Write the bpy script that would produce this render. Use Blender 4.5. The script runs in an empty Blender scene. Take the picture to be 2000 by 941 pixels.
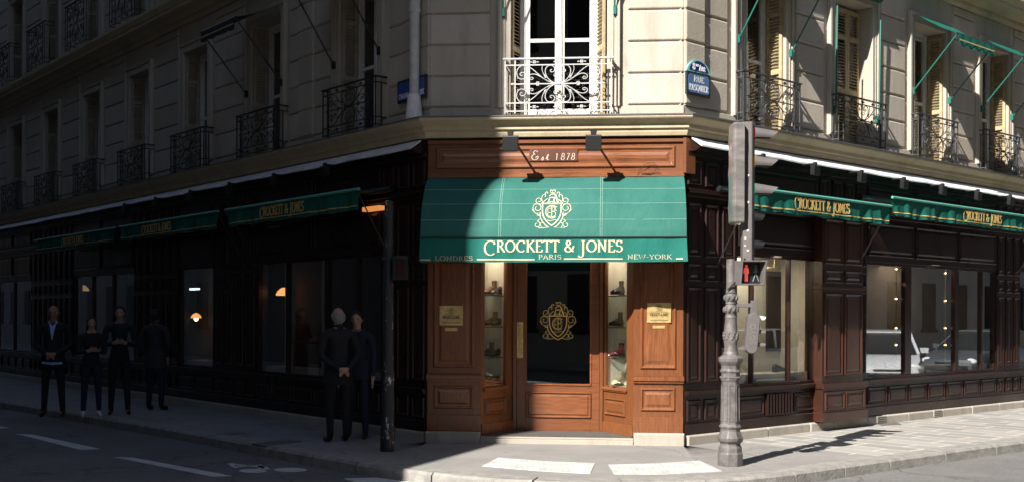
import bpy, bmesh, math, random
from mathutils import Vector, Matrix
R = math.radians
random.seed(7)
C = bpy.data.collections.new('scene'); bpy.context.scene.collection.children.link(C)
SC = bpy.context.scene

# ------------------------------------------------------------------ camera
FPX = 2120.0; HY = 618.0; ROLL = R(0.25); CH = 1.65
cam = bpy.data.cameras.new('camera'); camo = bpy.data.objects.new('camera', cam); C.objects.link(camo)
cam.sensor_width = 36; cam.lens = 36 * FPX / 2000; cam.shift_y = (HY - 470.5) / 2000
cam.clip_end = 600; cam.clip_start = .1
camo.matrix_basis = Matrix.Translation((0, 0, CH)) @ Matrix.Rotation(R(90), 4, 'X') @ Matrix.Rotation(ROLL, 4, 'Z')
SC.camera = camo
# ------------------------------------------------------------------ light
SUN_AZ = Vector((.59, .807)).normalized()      # horizontal travel of the light
SUN_EL = R(38.5)
w = bpy.data.worlds.new('World'); SC.world = w; w.use_nodes = True
nt = w.node_tree; bg = nt.nodes['Background']
sky = nt.nodes.new('ShaderNodeTexSky'); sky.sky_type = 'NISHITA'; sky.sun_disc = False
sky.sun_elevation = SUN_EL; sky.sun_rotation = math.atan2(-SUN_AZ.x, -SUN_AZ.y); sky.air_density = 1.0; sky.dust_density = .6
nt.links.new(sky.outputs[0], bg.inputs[0]); bg.inputs[1].default_value = 0.05
sl = bpy.data.lights.new('sun', 'SUN'); sl.energy = 5.0; sl.angle = R(.5); sl.color = (1, .955, .89)
so = bpy.data.objects.new('sun', sl); C.objects.link(so)
sd = Vector((SUN_AZ.x * math.cos(SUN_EL), SUN_AZ.y * math.cos(SUN_EL), -math.sin(SUN_EL)))
so.rotation_mode = 'QUATERNION'; so.rotation_quaternion = sd.to_track_quat('-Z', 'Y'); so.location = (-20, -20, 30)
vs = SC.view_settings; SC.display_settings.display_device = 'sRGB'
vs.view_transform = 'Standard'; vs.look = 'None'; vs.gamma = 1; vs.use_curve_mapping = False
vs.exposure = 1.2

# ------------------------------------------------------------------ helpers
WM = {}
def place(o, M, parent=None):
    C.objects.link(o); WM[o.name] = M
    if parent is not None:
        o.parent = parent; o.matrix_basis = WM[parent.name].inverted() @ M
    else: o.matrix_basis = M
    return o
def tag(o, label=None, cat=None, group=None, kind=None):
    for k, v in (('label', label), ('category', cat), ('group', group), ('kind', kind)):
        if v: o[k] = v
    return o
def empty(name, M, label, cat, group=None):
    if isinstance(M, Vector) or isinstance(M, tuple): M = Matrix.Translation(M)
    o = bpy.data.objects.new(name, None); o.empty_display_size = .2
    place(o, M); return tag(o, label, cat, group)
def dup(root, M, label=None, group=None):
    def cp(o, par, Mw):
        c = o.copy(); C.objects.link(c); WM[c.name] = Mw
        if par is not None: c.parent = par
        c.matrix_basis = (WM[par.name].inverted() @ Mw) if par is not None else Mw
        for ch in [x for x in C.objects if x.parent == o]:
            cp(ch, c, Mw @ (WM[o.name].inverted() @ WM[ch.name]))
        return c
    r = cp(root, None, M)
    if label: r['label'] = label
    if group: r['group'] = group
    return r
I4 = Matrix.Identity(4)
def lerp(a, b, t): return a + (b - a) * t

class MB:
    def __init__(s): s.v = []; s.f = []
    def add(s, vs, fs):
        n = len(s.v); s.v += [tuple(v) for v in vs]; s.f += [tuple(n + i for i in f) for f in fs]
    def hexa(s, p):   # 8 points: bottom 4, top 4
        s.add(p, [(0, 3, 2, 1), (4, 5, 6, 7), (0, 1, 5, 4), (1, 2, 6, 5), (2, 3, 7, 6), (3, 0, 4, 7)])
    def loft(s, loops, cap0=True, cap1=True, closed=True):
        n = len(loops[0]); vs = [p for l in loops for p in l]; fs = []
        for i in range(len(loops) - 1):
            for j in range(n if closed else n - 1):
                k = (j + 1) % n
                fs.append((i * n + j, i * n + k, (i + 1) * n + k, (i + 1) * n + j))
        if cap0: fs.append(tuple(range(n))[::-1])
        if cap1: fs.append(tuple((len(loops) - 1) * n + j for j in range(n)))
        s.add(vs, fs)
    def prism(s, pts, z0, z1):
        s.loft([[(x, y, z0) for x, y in pts], [(x, y, z1) for x, y in pts]])
    def tube(s, pts, r, n=6, cap=True):
        pts = [Vector(p) for p in pts]; loops = []
        rs = r if isinstance(r, (list, tuple)) else [r] * len(pts)
        up = None
        for i, p in enumerate(pts):
            t = (pts[min(i + 1, len(pts) - 1)] - pts[max(i - 1, 0)])
            if t.length < 1e-9: t = Vector((0, 0, 1))
            t.normalize()
            if up is None:
                up = Vector((0, 0, 1)) if abs(t.z) < .9 else Vector((1, 0, 0))
            a = t.cross(up)
            if a.length < 1e-6: a = t.orthogonal()
            a.normalize(); b = a.cross(t); up = b
            loops.append([p + (a * math.cos(2 * math.pi * k / n) + b * math.sin(2 * math.pi * k / n)) * rs[i] for k in range(n)])
        s.loft(loops, cap, cap)
    def lathe(s, prof, n=24, at=(0, 0, 0), rot=0, sq=None):
        at = Vector(at); loops = []
        for r, z in prof:
            loops.append([at + Vector((r * math.cos(rot + 2 * math.pi * k / n), r * math.sin(rot + 2 * math.pi * k / n), z)) for k in range(n)])
        s.loft(loops)
    def ball(s, c, r, n=10, sc=(1, 1, 1)):
        prof = [(max(1e-4, math.sin(math.pi * i / (n // 2 + 1))) , -math.cos(math.pi * i / (n // 2 + 1))) for i in range(0, n // 2 + 2)]
        loops = [[Vector(c) + Vector((a * math.cos(2 * math.pi * k / n) * sc[0], a * math.sin(2 * math.pi * k / n) * sc[1], b * sc[2])) * r for k in range(n)] for a, b in prof]
        s.loft(loops)
    def build(s, name, mat, parent=None, M=None, smooth=False, at=None, recalc=True, bevel=0):
        me = bpy.data.meshes.new(name)
        v = s.v
        if at is not None:
            at = Vector(at); v = [tuple(Vector(p) - at) for p in v]; M = Matrix.Translation(at)
        me.from_pydata(v, [], s.f); me.materials.append(mat)
        if recalc:
            bm = bmesh.new(); bm.from_mesh(me); bmesh.ops.recalc_face_normals(bm, faces=bm.faces); bm.to_mesh(me); bm.free()
        if smooth:
            me.polygons.foreach_set('use_smooth', [True] * len(me.polygons))
            try: me.set_sharp_from_angle(angle=R(40))
            except Exception: pass
        o = bpy.data.objects.new(name, me)
        place(o, M or I4, parent)
        if bevel:
            m = o.modifiers.new('bevel', 'BEVEL'); m.width = bevel; m.segments = 1; m.limit_method = 'ANGLE'
        return o

class Frame:
    """vertical plane: s runs to the right as seen from outside, p is outward, z up"""
    def __init__(f, O, u):
        f.O = Vector(O).to_2d() if len(O) == 3 else Vector(O); f.u = Vector(u).normalized(); f.n = Vector((f.u.y, -f.u.x))
    def P(f, s, p, z):
        q = f.O + f.u * s + f.n * p; return Vector((q.x, q.y, z))
    def M(f, s=0, p=0, z=0):   # local x=right, y=inward, z=up
        o = f.P(s, p, z); m = Matrix(((f.u.x, -f.n.x, 0, o.x), (f.u.y, -f.n.y, 0, o.y), (0, 0, 1, o.z), (0, 0, 0, 1))); return m
    def px(f, x, y, p=0):      # where a sight line meets this plane
        a, b = ray(x, y); O = f.O + f.n * p
        t = O.dot(f.n) / (a * f.n.x + f.n.y); q = Vector((a * t, t)) - O
        return q.dot(f.u), CH + b * t
    def S(f, x, p=0, y=600): return f.px(x, y, p)[0]
    def Z(f, x, y, p=0): return f.px(x, y, p)[1]
    def sub(f, a, b):
        A = f.P(a[0], a[1], 0).to_2d(); B = f.P(b[0], b[1], 0).to_2d(); return Frame(A, B - A), (B - A).length
def ray(x, y):
    xx = (x - 1000) / FPX; zz = (HY - y) / FPX; c, s = math.cos(ROLL), math.sin(ROLL)
    return xx * c - zz * s, zz * c + xx * s
def gnd(x, y, z=0.0):
    a, b = ray(x, y); t = (z - CH) / b; return Vector((a * t, t, z))
def box(m, F, s0, s1, z0, z1, p0, p1):
    P = F.P
    m.hexa([P(s0, p0, z0), P(s1, p0, z0), P(s1, p1, z0), P(s0, p1, z0), P(s0, p0, z1), P(s1, p0, z1), P(s1, p1, z1), P(s0, p1, z1)])
def rect(F, s0, s1, z0, z1, p, i=0):
    return [F.P(s0 + i, p, z0 + i), F.P(s1 - i, p, z0 + i), F.P(s1 - i, p, z1 - i), F.P(s0 + i, p, z1 - i)]
def block(m, F, s0, s1, z0, z1, p0, p1, ch=.012):
    m.loft([rect(F, s0, s1, z0, z1, p0), rect(F, s0, s1, z0, z1, p1 - ch), rect(F, s0, s1, z0, z1, p1, ch)])
def panel(m, F, s0, s1, z0, z1, p, k=1.0):
    m.loft([rect(F, s0, s1, z0, z1, p - .01), rect(F, s0, s1, z0, z1, p + .006, 0), rect(F, s0, s1, z0, z1, p + .024, .012 * k), rect(F, s0, s1, z0, z1, p + .024, .022 * k),
            rect(F, s0, s1, z0, z1, p + .004, .038 * k), rect(F, s0, s1, z0, z1, p + .004, .058 * k), rect(F, s0, s1, z0, z1, p + .016, .085 * k)])
def bar(m, a, b, wd, up=Vector((0, 0, 1))):
    a = Vector(a); b = Vector(b); t = (b - a).normalized()
    x = t.cross(up); x = x.normalized() if x.length > 1e-5 else Vector((1, 0, 0)); y = x.cross(t)
    x *= wd / 2; y *= wd / 2
    m.hexa([a - x - y, a + x - y, a + x + y, a - x + y, b - x - y, b + x - y, b + x + y, b - x + y])

# ------------------------------------------------------------------ materials
def mat(name, col, rough=.6, metal=0, var=0, scale=5, bump=0, bscale=None, stretch=(1, 1, 1), col2=None, spec=.5, coat=0, emit=None, estr=0, detail=6, rotz=0):
    m = bpy.data.materials.new(name); m.use_nodes = True; n = m.node_tree; b = n.nodes['Principled BSDF']
    b.inputs['Base Color'].default_value = (*col, 1); b.inputs['Roughness'].default_value = rough; b.inputs['Metallic'].default_value = metal
    b.inputs['Specular IOR Level'].default_value = spec; b.inputs['Coat Weight'].default_value = coat; b.inputs['Coat Roughness'].default_value = .15
    if emit: b.inputs['Emission Color'].default_value = (*emit, 1); b.inputs['Emission Strength'].default_value = estr
    tc = mp = None
    if var or bump or col2:
        tc = n.nodes.new('ShaderNodeTexCoord'); mp = n.nodes.new('ShaderNodeMapping'); mp.inputs['Scale'].default_value = stretch
        mp.inputs['Rotation'].default_value = (0, 0, rotz)
        n.links.new(tc.outputs['Object'], mp.inputs[0])
    if var or col2:
        t = n.nodes.new('ShaderNodeTexNoise'); t.inputs['Scale'].default_value = scale; t.inputs['Detail'].default_value = detail; t.inputs['Roughness'].default_value = .65
        n.links.new(mp.outputs[0], t.inputs[0])
        r = n.nodes.new('ShaderNodeValToRGB'); c2 = col2 or tuple(max(0, c * (1 - var)) for c in col); c1 = col if col2 else tuple(c * (1 + var * .6) for c in col)
        r.color_ramp.elements[0].position = .35; r.color_ramp.elements[1].position = .68
        r.color_ramp.elements[0].color = (*c2, 1); r.color_ramp.elements[1].color = (*c1, 1)
        n.links.new(t.outputs[0], r.inputs[0]); n.links.new(r.outputs[0], b.inputs['Base Color'])
    if bump:
        t2 = n.nodes.new('ShaderNodeTexNoise'); t2.inputs['Scale'].default_value = bscale or scale * 6; t2.inputs['Detail'].default_value = 5
        n.links.new(mp.outputs[0], t2.inputs[0])
        bp = n.nodes.new('ShaderNodeBump'); bp.inputs['Strength'].default_value = bump; bp.inputs['Distance'].default_value = .01
        n.links.new(t2.outputs[0], bp.inputs['Height']); n.links.new(bp.outputs[0], b.inputs['Normal'])
    return m
def nodes(m): return m.node_tree, m.node_tree.nodes['Principled BSDF']
def mixcol(n, a, b, fac, mode='MIX'):
    x = n.nodes.new('ShaderNodeMix'); x.data_type = 'RGBA'; x.blend_type = mode
    for i, v in ((6, a), (7, b), (0, fac)):
        if isinstance(v, (float, int)): x.inputs[i].default_value = v
        elif isinstance(v, tuple): x.inputs[i].default_value = (*v, 1)
        else: n.links.new(v, x.inputs[i])
    return x.outputs[2]
def noise(n, scale, detail=6, rough=.6, stretch=(1, 1, 1), coord='Object'):
    tc = n.nodes.new('ShaderNodeTexCoord'); mp = n.nodes.new('ShaderNodeMapping'); mp.inputs['Scale'].default_value = stretch
    n.links.new(tc.outputs[coord], mp.inputs[0]); t = n.nodes.new('ShaderNodeTexNoise')
    t.inputs['Scale'].default_value = scale; t.inputs['Detail'].default_value = detail; t.inputs['Roughness'].default_value = rough
    n.links.new(mp.outputs[0], t.inputs[0]); return t.outputs[0]
def ramp(n, src, p0, p1, c0=(0, 0, 0), c1=(1, 1, 1)):
    r = n.nodes.new('ShaderNodeValToRGB'); r.color_ramp.elements[0].position = p0; r.color_ramp.elements[1].position = p1
    r.color_ramp.elements[0].color = (*c0, 1); r.color_ramp.elements[1].color = (*c1, 1); n.links.new(src, r.inputs[0]); return r.outputs[0]
def bump(n, b, src, st, dist=.01):
    bp = n.nodes.new('ShaderNodeBump'); bp.inputs['Strength'].default_value = st; bp.inputs['Distance'].default_value = dist
    n.links.new(src, bp.inputs['Height']); n.links.new(bp.outputs[0], b.inputs['Normal'])

def stone_mat(name, base, dirt, amt=.55):
    m = mat(name, base, .88, spec=.25); n, b = nodes(m)
    big = ramp(n, noise(n, 1.1, 5, .6), .35, .75); streak = ramp(n, noise(n, 3.0, 5, .7, (1, 1, .16)), .48, .8)
    fine = ramp(n, noise(n, 38, 4, .7), .3, .75)
    c = mixcol(n, base, tuple(x * .82 for x in base), big)
    mm = n.nodes.new('ShaderNodeMath'); mm.operation = 'MULTIPLY'; mm.inputs[1].default_value = amt
    n.links.new(streak, mm.inputs[0]); c = mixcol(n, c, dirt, mm.outputs[0])
    pits = ramp(n, noise(n, 60, 2, .5), .66, .72)
    mm2 = n.nodes.new('ShaderNodeMath'); mm2.operation = 'MULTIPLY'; mm2.inputs[1].default_value = .45
    n.links.new(pits, mm2.inputs[0]); c = mixcol(n, c, tuple(x * .4 for x in base), mm2.outputs[0])
    tcv = n.nodes.new('ShaderNodeTexCoord'); vmp = n.nodes.new('ShaderNodeMapping'); vmp.inputs['Scale'].default_value = (.9, .9, 2.427); vmp.inputs['Location'].default_value = (0, 0, -10.5)
    n.links.new(tcv.outputs['Object'], vmp.inputs[0]); vv = n.nodes.new('ShaderNodeTexVoronoi'); vv.inputs['Scale'].default_value = 1.0; n.links.new(vmp.outputs[0], vv.inputs[0])
    geo = n.nodes.new('ShaderNodeNewGeometry'); isl = geo.outputs['Random Per Island']
    c = mixcol(n, c, tuple(x * y for x, y in zip(base, (.74, .72, .68))), ramp(n, isl, .2, 1, (0, 0, 0), (.65, .65, .65)))
    c = mixcol(n, c, tuple(x * .45 for x in dirt), ramp(n, noise(n, 2.2, 7, .75, (1, 1, .5)), .60, .80, (0, 0, 0), (.6, .6, .6)))
    n.links.new(c, b.inputs['Base Color']); bump(n, b, fine, .35, .006); return m
STONE = stone_mat('limestone', (.52, .465, .385), (.20, .17, .145))
OCHRE = stone_mat('ochre_limestone', (.54, .445, .30), (.19, .13, .07), .6)
PLINTH = stone_mat('plinth_stone', (.44, .40, .345), (.20, .17, .14), .8)
OPP = stone_mat('street_stone', (.20, .18, .155), (.10, .09, .08), .5)

def wood_mat(name, c0, c1, rough=.32, stretch=(6, 6, .5), sc=5):
    m = mat(name, c1, rough, spec=.5, coat=.25); n, b = nodes(m)
    g = noise(n, sc, 8, .62, stretch); g2 = noise(n, sc * 4, 3, .5, stretch)
    big = ramp(n, noise(n, .9, 3, .5, (1.5, 1.5, .5)), .35, .7)
    c = mixcol(n, c0, c1, ramp(n, g, .22, .60)); c = mixcol(n, c, tuple(x * .45 for x in c0), ramp(n, noise(n, 1.6, 4, .6, (1, 1, 1)), .58, .78, (0, 0, 0), (.5, .5, .5))); c = mixcol(n, c, tuple(x * .6 for x in c0), ramp(n, g2, .58, .72, (0, 0, 0), (.55, .55, .55)))
    c = mixcol(n, c, tuple(x * .72 for x in c1), ramp(n, noise(n, .9, 3, .5, (1.5, 1.5, .5)), .4, .75, (0, 0, 0), (.6, .6, .6)))
    geo = n.nodes.new('ShaderNodeNewGeometry'); c = mixcol(n, c, tuple(x * .42 for x in c1), ramp(n, geo.outputs['Random Per Island'], .25, 1, (0, 0, 0), (.55, .55, .55)))
    n.links.new(c, b.inputs['Base Color']); bump(n, b, g2, .12, .004)
    rr = ramp(n, big, 0, 1, (rough - .06,) * 3, (rough + .14,) * 3); n.links.new(rr, b.inputs['Roughness']); return m
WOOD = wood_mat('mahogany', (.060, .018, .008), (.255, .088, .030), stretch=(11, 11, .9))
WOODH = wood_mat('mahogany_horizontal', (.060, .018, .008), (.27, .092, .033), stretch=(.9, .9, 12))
WOODD = wood_mat('shaded_mahogany', (.011, .0045, .0035), (.028, .011, .008), .3)  # same wood as the front; shade of the side streets put into its colour
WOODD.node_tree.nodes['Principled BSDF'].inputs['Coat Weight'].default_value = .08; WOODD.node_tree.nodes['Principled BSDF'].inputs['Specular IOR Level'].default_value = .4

WOODM = wood_mat('brown_mahogany', (.020, .007, .004), (.062, .021, .011), .3, stretch=(11, 11, .9))  # mid-dark copy of the same wood, weak raking light put into its colour

def canvas_mat(name, c, c2):
    m = mat(name, c, .8, spec=.25); n, b = nodes(m)
    f = ramp(n, noise(n, 1.3, 4, .6), .3, .75); cc = mixcol(n, c, c2, f)
    st = ramp(n, noise(n, 7, 5, .7, (1, 1, .25)), .60, .78, (0, 0, 0), (.22, .22, .22)); cc = mixcol(n, cc, (.13, .24, .20), st); dk = ramp(n, noise(n, 2.2, 5, .7, (1, 1, .3)), .58, .75, (0, 0, 0), (.35, .35, .35)); cc = mixcol(n, cc, tuple(v * .5 for v in c), dk)
    n.links.new(cc, b.inputs['Base Color'])
    w1 = noise(n, 3.2, 5, .62, (1, 1, .5)); bump(n, b, w1, .8, .035); return m
CANV = canvas_mat('faded_green_canvas', (.018, .106, .086), (.034, .142, .115))
CANG = canvas_mat('green_canvas', (.004, .088, .064), (.007, .118, .085))
CREAM = mat('cream_print', (.56, .50, .34), .7, var=.15, scale=40)
GOLD = mat('gold_print', (.62, .42, .14), .5, var=.2, scale=40)
GILT = mat('gilt_leaf', (.85, .60, .20), .35)
BRASS = mat('brass', (.66, .48, .20), .38, metal=.55, var=.3, scale=14, bump=.1)
IRON = mat('black_wrought_iron', (.018, .018, .02), .45, var=.3, scale=20)
WIRON = mat('light_painted_iron', (.50, .50, .49), .5, var=.2, scale=25)
BLACKM = mat('black_metal', (.012, .012, .013), .4)
GREENP = mat('green_painted_metal', (.012, .13, .095), .45)
WHITEP = mat('white_paint', (.74, .72, .68), .55, var=.12, scale=12, bump=.05)
SHUT = mat('ochre_shutter_paint', (.44, .34, .19), .6, var=.25, scale=9, bump=.1)
SHUTD = mat('beige_shutter_paint', (.36, .31, .23), .65, var=.25, scale=9)
PIPE = mat('pipe_paint', (.62, .60, .57), .5, col2=(.42, .41, .40), scale=6, bump=.1)
ZINC = mat('zinc_flashing', (.70, .70, .70), .5, var=.25, scale=4, bump=.25, bscale=9)
DARKROOM = mat('dark_room', (.03, .025, .022), .9)
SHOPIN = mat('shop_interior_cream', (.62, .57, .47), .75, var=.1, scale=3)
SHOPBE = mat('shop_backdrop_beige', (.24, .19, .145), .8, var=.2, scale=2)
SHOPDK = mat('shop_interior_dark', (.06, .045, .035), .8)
GREYP = mat('grey_signal_paint', (.125, .112, .110), .42, var=.16, scale=9, bump=.06)
CASTG = mat('cast_iron_grey_paint', (.165, .15, .145), .5, col2=(.075, .068, .064), scale=9, bump=.5, bscale=60)
def glass_mat(name, refl=.16, tint=(.9, .92, .92), rough=.0):
    m = bpy.data.materials.new(name); m.use_nodes = True; n = m.node_tree; n.nodes.clear()
    o = n.nodes.new('ShaderNodeOutputMaterial'); mx = n.nodes.new('ShaderNodeMixShader'); t = n.nodes.new('ShaderNodeBsdfTransparent'); g = n.nodes.new('ShaderNodeBsdfGlossy')
    t.inputs[0].default_value = (*tint, 1); g.inputs['Roughness'].default_value = rough; g.inputs[0].default_value = (.95, .97, 1, 1)
    lw = n.nodes.new('ShaderNodeLayerWeight'); lw.inputs[0].default_value = .5
    pw = n.nodes.new('ShaderNodeMath'); pw.operation = 'POWER'; pw.inputs[1].default_value = 3.0; n.links.new(lw.outputs['Facing'], pw.inputs[0])
    ma = n.nodes.new('ShaderNodeMath'); ma.operation = 'MULTIPLY_ADD'; ma.inputs[1].default_value = 1.0; ma.inputs[2].default_value = refl; ma.use_clamp = True
    n.links.new(pw.outputs[0], ma.inputs[0]); n.links.new(ma.outputs[0], mx.inputs[0]); n.links.new(t.outputs[0], mx.inputs[1]); n.links.new(g.outputs[0], mx.inputs[2]); n.links.new(mx.outputs[0], o.inputs[0])
    return m
GLASS = glass_mat('window_glass', .07); GLASSS = glass_mat('shop_glass', .085)
def emis(name, c, s):
    m = mat(name, (.8, .7, .5), .5, emit=c, estr=s); return m

# ------------------------------------------------------------------ frames of the three facades
FR = Vector((2.212, 14.0)); FL = Vector((-1.113, 14.30))
dl = Vector((-.652, .758)).normalized(); dr = Vector((.758, .652)).normalized()
FF = Frame(FL, FR - FL); FW = (FR - FL).length
FRr = Frame(FR, dr); FLl = Frame(FL, -dl)          # on the left facade s is negative going away
LEN_L = 30.0; LEN_R = 26.0
def plan(p, lL=LEN_L, lR=LEN_R):
    """the three facades pushed out by p, mitred"""
    def isec(A, B):
        a = A.O + A.n * p; b = B.O + B.n * p; d = A.u.x * B.u.y - A.u.y * B.u.x; w = b - a
        t = (w.x * B.u.y - w.y * B.u.x) / d; return a + A.u * t
    a = isec(FLl, FF); b = isec(FF, FRr)
    return [FLl.O + FLl.n * p - FLl.u * lL, a, b, FRr.O + FRr.n * p + FRr.u * lR]
def run(m, prof):   # profile of (p,z) swept round the corner
    cols = [plan(p) for p, z in prof]; n = len(prof)
    loops = [[Vector((cols[j][i].x, cols[j][i].y, prof[j][1])) for j in range(n)] for i in range(4)]
    m.loft(loops)

# ------------------------------------------------------------------ ground
ROADZ = -.13
ASPH = mat('road_asphalt', (.052, .052, .055), .9, spec=.3); n_, b_ = nodes(ASPH)
c_ = mixcol(n_, (.17, .165, .16), (.115, .112, .11), ramp(n_, noise(n_, .8, 5, .6), .3, .7)); c_ = mixcol(n_, c_, (.26, .25, .24), ramp(n_, noise(n_, 90, 3, .6), .52, .72, (0, 0, 0), (.8, .8, .8)))
c_ = mixcol(n_, c_, (.06, .06, .06), ramp(n_, noise(n_, 28, 5, .75), .52, .66, (0, 0, 0), (.6, .6, .6))); c_ = mixcol(n_, c_, (.07, .07, .07), ramp(n_, noise(n_, 2.2, 6, .7), .60, .72, (0, 0, 0), (.5, .5, .5)))
n_.links.new(c_, b_.inputs['Base Color']); bump(n_, b_, noise(n_, 110, 4, .7), .7, .008)
PAV = mat('pavement_asphalt', (.25, .24, .225), .9, spec=.3); n_, b_ = nodes(PAV)
c_ = mixcol(n_, (.27, .255, .24), (.205, .195, .185), ramp(n_, noise(n_, 1.5, 6, .65), .3, .7)); c_ = mixcol(n_, c_, (.13, .125, .12), ramp(n_, noise(n_, 24, 6, .8), .55, .70, (0, 0, 0), (.55, .55, .55))); c_ = mixcol(n_, c_, (.12, .115, .11), ramp(n_, noise(n_, 70, 3, .6), .55, .72, (0, 0, 0), (.7, .7, .7)))
n_.links.new(c_, b_.inputs['Base Color']); bump(n_, b_, noise(n_, 90, 4, .7), .6, .006)
KERB = mat('granite_kerb', (.30, .285, .26), .85, col2=(.19, .18, .165), scale=7, bump=.8, bscale=30)
for mt_, sc_, wd_, op_ in ((ASPH, .45, .010, .6), (PAV, .33, .006, .4)):
    n_, b_ = nodes(mt_); src = b_.inputs['Base Color'].links[0].from_socket
    tc = n_.nodes.new('ShaderNodeTexCoord'); dn = n_.nodes.new('ShaderNodeTexNoise'); dn.inputs['Scale'].default_value = 1.6; dn.inputs['Detail'].default_value = 6; n_.links.new(tc.outputs['Object'], dn.inputs[0])
    va = n_.nodes.new('ShaderNodeVectorMath'); va.operation = 'MULTIPLY_ADD'; va.inputs[1].default_value = (1.1, 1.1, 0); n_.links.new(dn.outputs['Color'], va.inputs[0]); n_.links.new(tc.outputs['Object'], va.inputs[2])
    vo = n_.nodes.new('ShaderNodeTexVoronoi'); vo.feature = 'DISTANCE_TO_EDGE'; vo.inputs['Scale'].default_value = sc_; n_.links.new(va.outputs[0], vo.inputs[0])
    c_ = mixcol(n_, src, (.035, .033, .03), ramp(n_, vo.outputs['Distance'], 0, wd_, (op_,) * 3, (0, 0, 0)))
    c_ = mixcol(n_, c_, (.05, .045, .04), ramp(n_, noise(n_, 6, 3, .5), .70, .74, (0, 0, 0), (.6, .6, .6)))
    c_ = mixcol(n_, c_, (.36, .34, .31), ramp(n_, noise(n_, 1.1, 7, .75), .56, .74, (0, 0, 0), (.35, .35, .35)))
    n_.links.new(c_, b_.inputs['Base Color'])
# stone slabs: brick pattern laid along the right facade
SLAB = mat('pavement_slabs', (.3, .28, .26), .85, spec=.3); n_, b_ = nodes(SLAB)
tc = n_.nodes.new('ShaderNodeTexCoord'); mp = n_.nodes.new('ShaderNodeMapping'); mp.inputs['Rotation'].default_value = (0, 0, -math.atan2(dr.y, dr.x) + R(90))
dn = n_.nodes.new('ShaderNodeTexNoise'); dn.inputs['Scale'].default_value = 2.5; n_.links.new(tc.outputs['Object'], dn.inputs[0])
va = n_.nodes.new('ShaderNodeVectorMath'); va.operation = 'MULTIPLY_ADD'; va.inputs[1].default_value = (.05, .05, 0); n_.links.new(dn.outputs['Color'], va.inputs[0]); n_.links.new(tc.outputs['Object'], va.inputs[2])
n_.links.new(va.outputs[0], mp.inputs[0])
bk = n_.nodes.new('ShaderNodeTexBrick'); bk.inputs['Scale'].default_value = 1; bk.inputs['Brick Width'].default_value = .78; bk.inputs['Row Height'].default_value = .36
bk.inputs['Mortar Size'].default_value = .022; bk.inputs['Mortar Smooth'].default_value = .4; bk.inputs['Bias'].default_value = 0; bk.offset = .37
bk.inputs['Color1'].default_value = (.32, .305, .28, 1); bk.inputs['Color2'].default_value = (.225, .22, .21, 1); bk.inputs['Mortar'].default_value = (.46, .44, .39, 1)
n_.links.new(mp.outputs[0], bk.inputs[0])
c_ = mixcol(n_, bk.outputs[0], (.30, .255, .215), ramp(n_, noise(n_, 1.7, 2, .5), .55, .62, (0, 0, 0), (.35, .35, .35)))
c_ = mixcol(n_, c_, (.15, .14, .13), ramp(n_, noise(n_, 55, 4, .7), .55, .75, (0, 0, 0), (.6, .6, .6)))
n_.links.new(c_, b_.inputs['Base Color']); bump(n_, b_, bk.outputs['Fac'], -.5, .008)

m = MB(); m.add([(-150, -150, ROADZ), (150, -150, ROADZ), (150, 150, ROADZ), (-150, 150, ROADZ)], [(0, 1, 2, 3)])
tag(m.build('road', ASPH), kind='structure')
kpx = [(0, 783), (200, 816), (400, 850), (560, 879), (700, 904), (790, 916), (866, 926), (950, 934), (1060, 940), (1200, 942), (1330, 940), (1440, 934), (1545, 924), (1709, 901), (1870, 879), (2000, 862)]
kp = [gnd(x, y).to_2d() for x, y in kpx]
kp = [kp[0] + dl * 25] + kp + [kp[-1] + dr * 22]
# smooth subdivide
def cat(pts, n=4):
    out = []
    for i in range(len(pts) - 1):
        p0 = pts[max(i - 1, 0)]; p1 = pts[i]; p2 = pts[i + 1]; p3 = pts[min(i + 2, len(pts) - 1)]
        for k in range(n):
            t = k / n; out.append(.5 * ((2 * p1) + (p2 - p0) * t + (2 * p0 - 5 * p1 + 4 * p2 - p3) * t * t + (3 * p1 - p0 - 3 * p2 + p3) * t ** 3))
    out.append(pts[-1]); return out
kc = [kp[0]] + cat(kp[1:-1], 5) + [kp[-1]]
def offs(pts, d):
    o = []
    for i, p in enumerate(pts):
        t = (pts[min(i + 1, len(pts) - 1)] - pts[max(i - 1, 0)]).normalized(); o.append(p + Vector((-t.y, t.x)) * d)
    return o
ki = offs(kc, .30)
# kerb stones: cut by length, with tiny gaps
def resample(pts, step, upto=None):
    out = [pts[0]]; acc = 0
    for a, b in zip(pts, pts[1:]):
        L = (b - a).length; d = step - acc
        while d <= L: out.append(a + (b - a) * (d / L)); d += step
        acc = (acc + L) % step
    return out
m = MB(); kk = resample(kc, .3); ko = offs(kk, .30)
zt = lambda i: random.uniform(-.004, .004)
i = 0
while i < len(kk) - 4:
    ln = random.choice((3, 3, 4)); a = i; b = min(i + ln, len(kk) - 1); dz = zt(0); g = .02
    idx = list(range(a, b + 1)); loops = []
    for q, j in enumerate(idx):
        o_ = kk[j]; n2 = ko[j]
        if q == 0: t = (kk[j + 1] - kk[j]).normalized() * g; o_ = o_ + t; n2 = n2 + t
        z = dz + .004
        loops.append([Vector((o_.x, o_.y, ROADZ - .05)), Vector((lerp(o_, n2, .03).x, lerp(o_, n2, .03).y, z - .028)), Vector((lerp(o_, n2, .12).x, lerp(o_, n2, .12).y, z)), Vector((n2.x, n2.y, z)), Vector((n2.x, n2.y, ROADZ - .05))])
    m.loft(loops); i = b
tag(m.build('kerb', KERB, smooth=False), kind='structure')
# pavement: asphalt strip to the inner kerb line
bl = plan(.0, 45, 45)
m = MB(); ki2 = offs(kc, .29)
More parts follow.
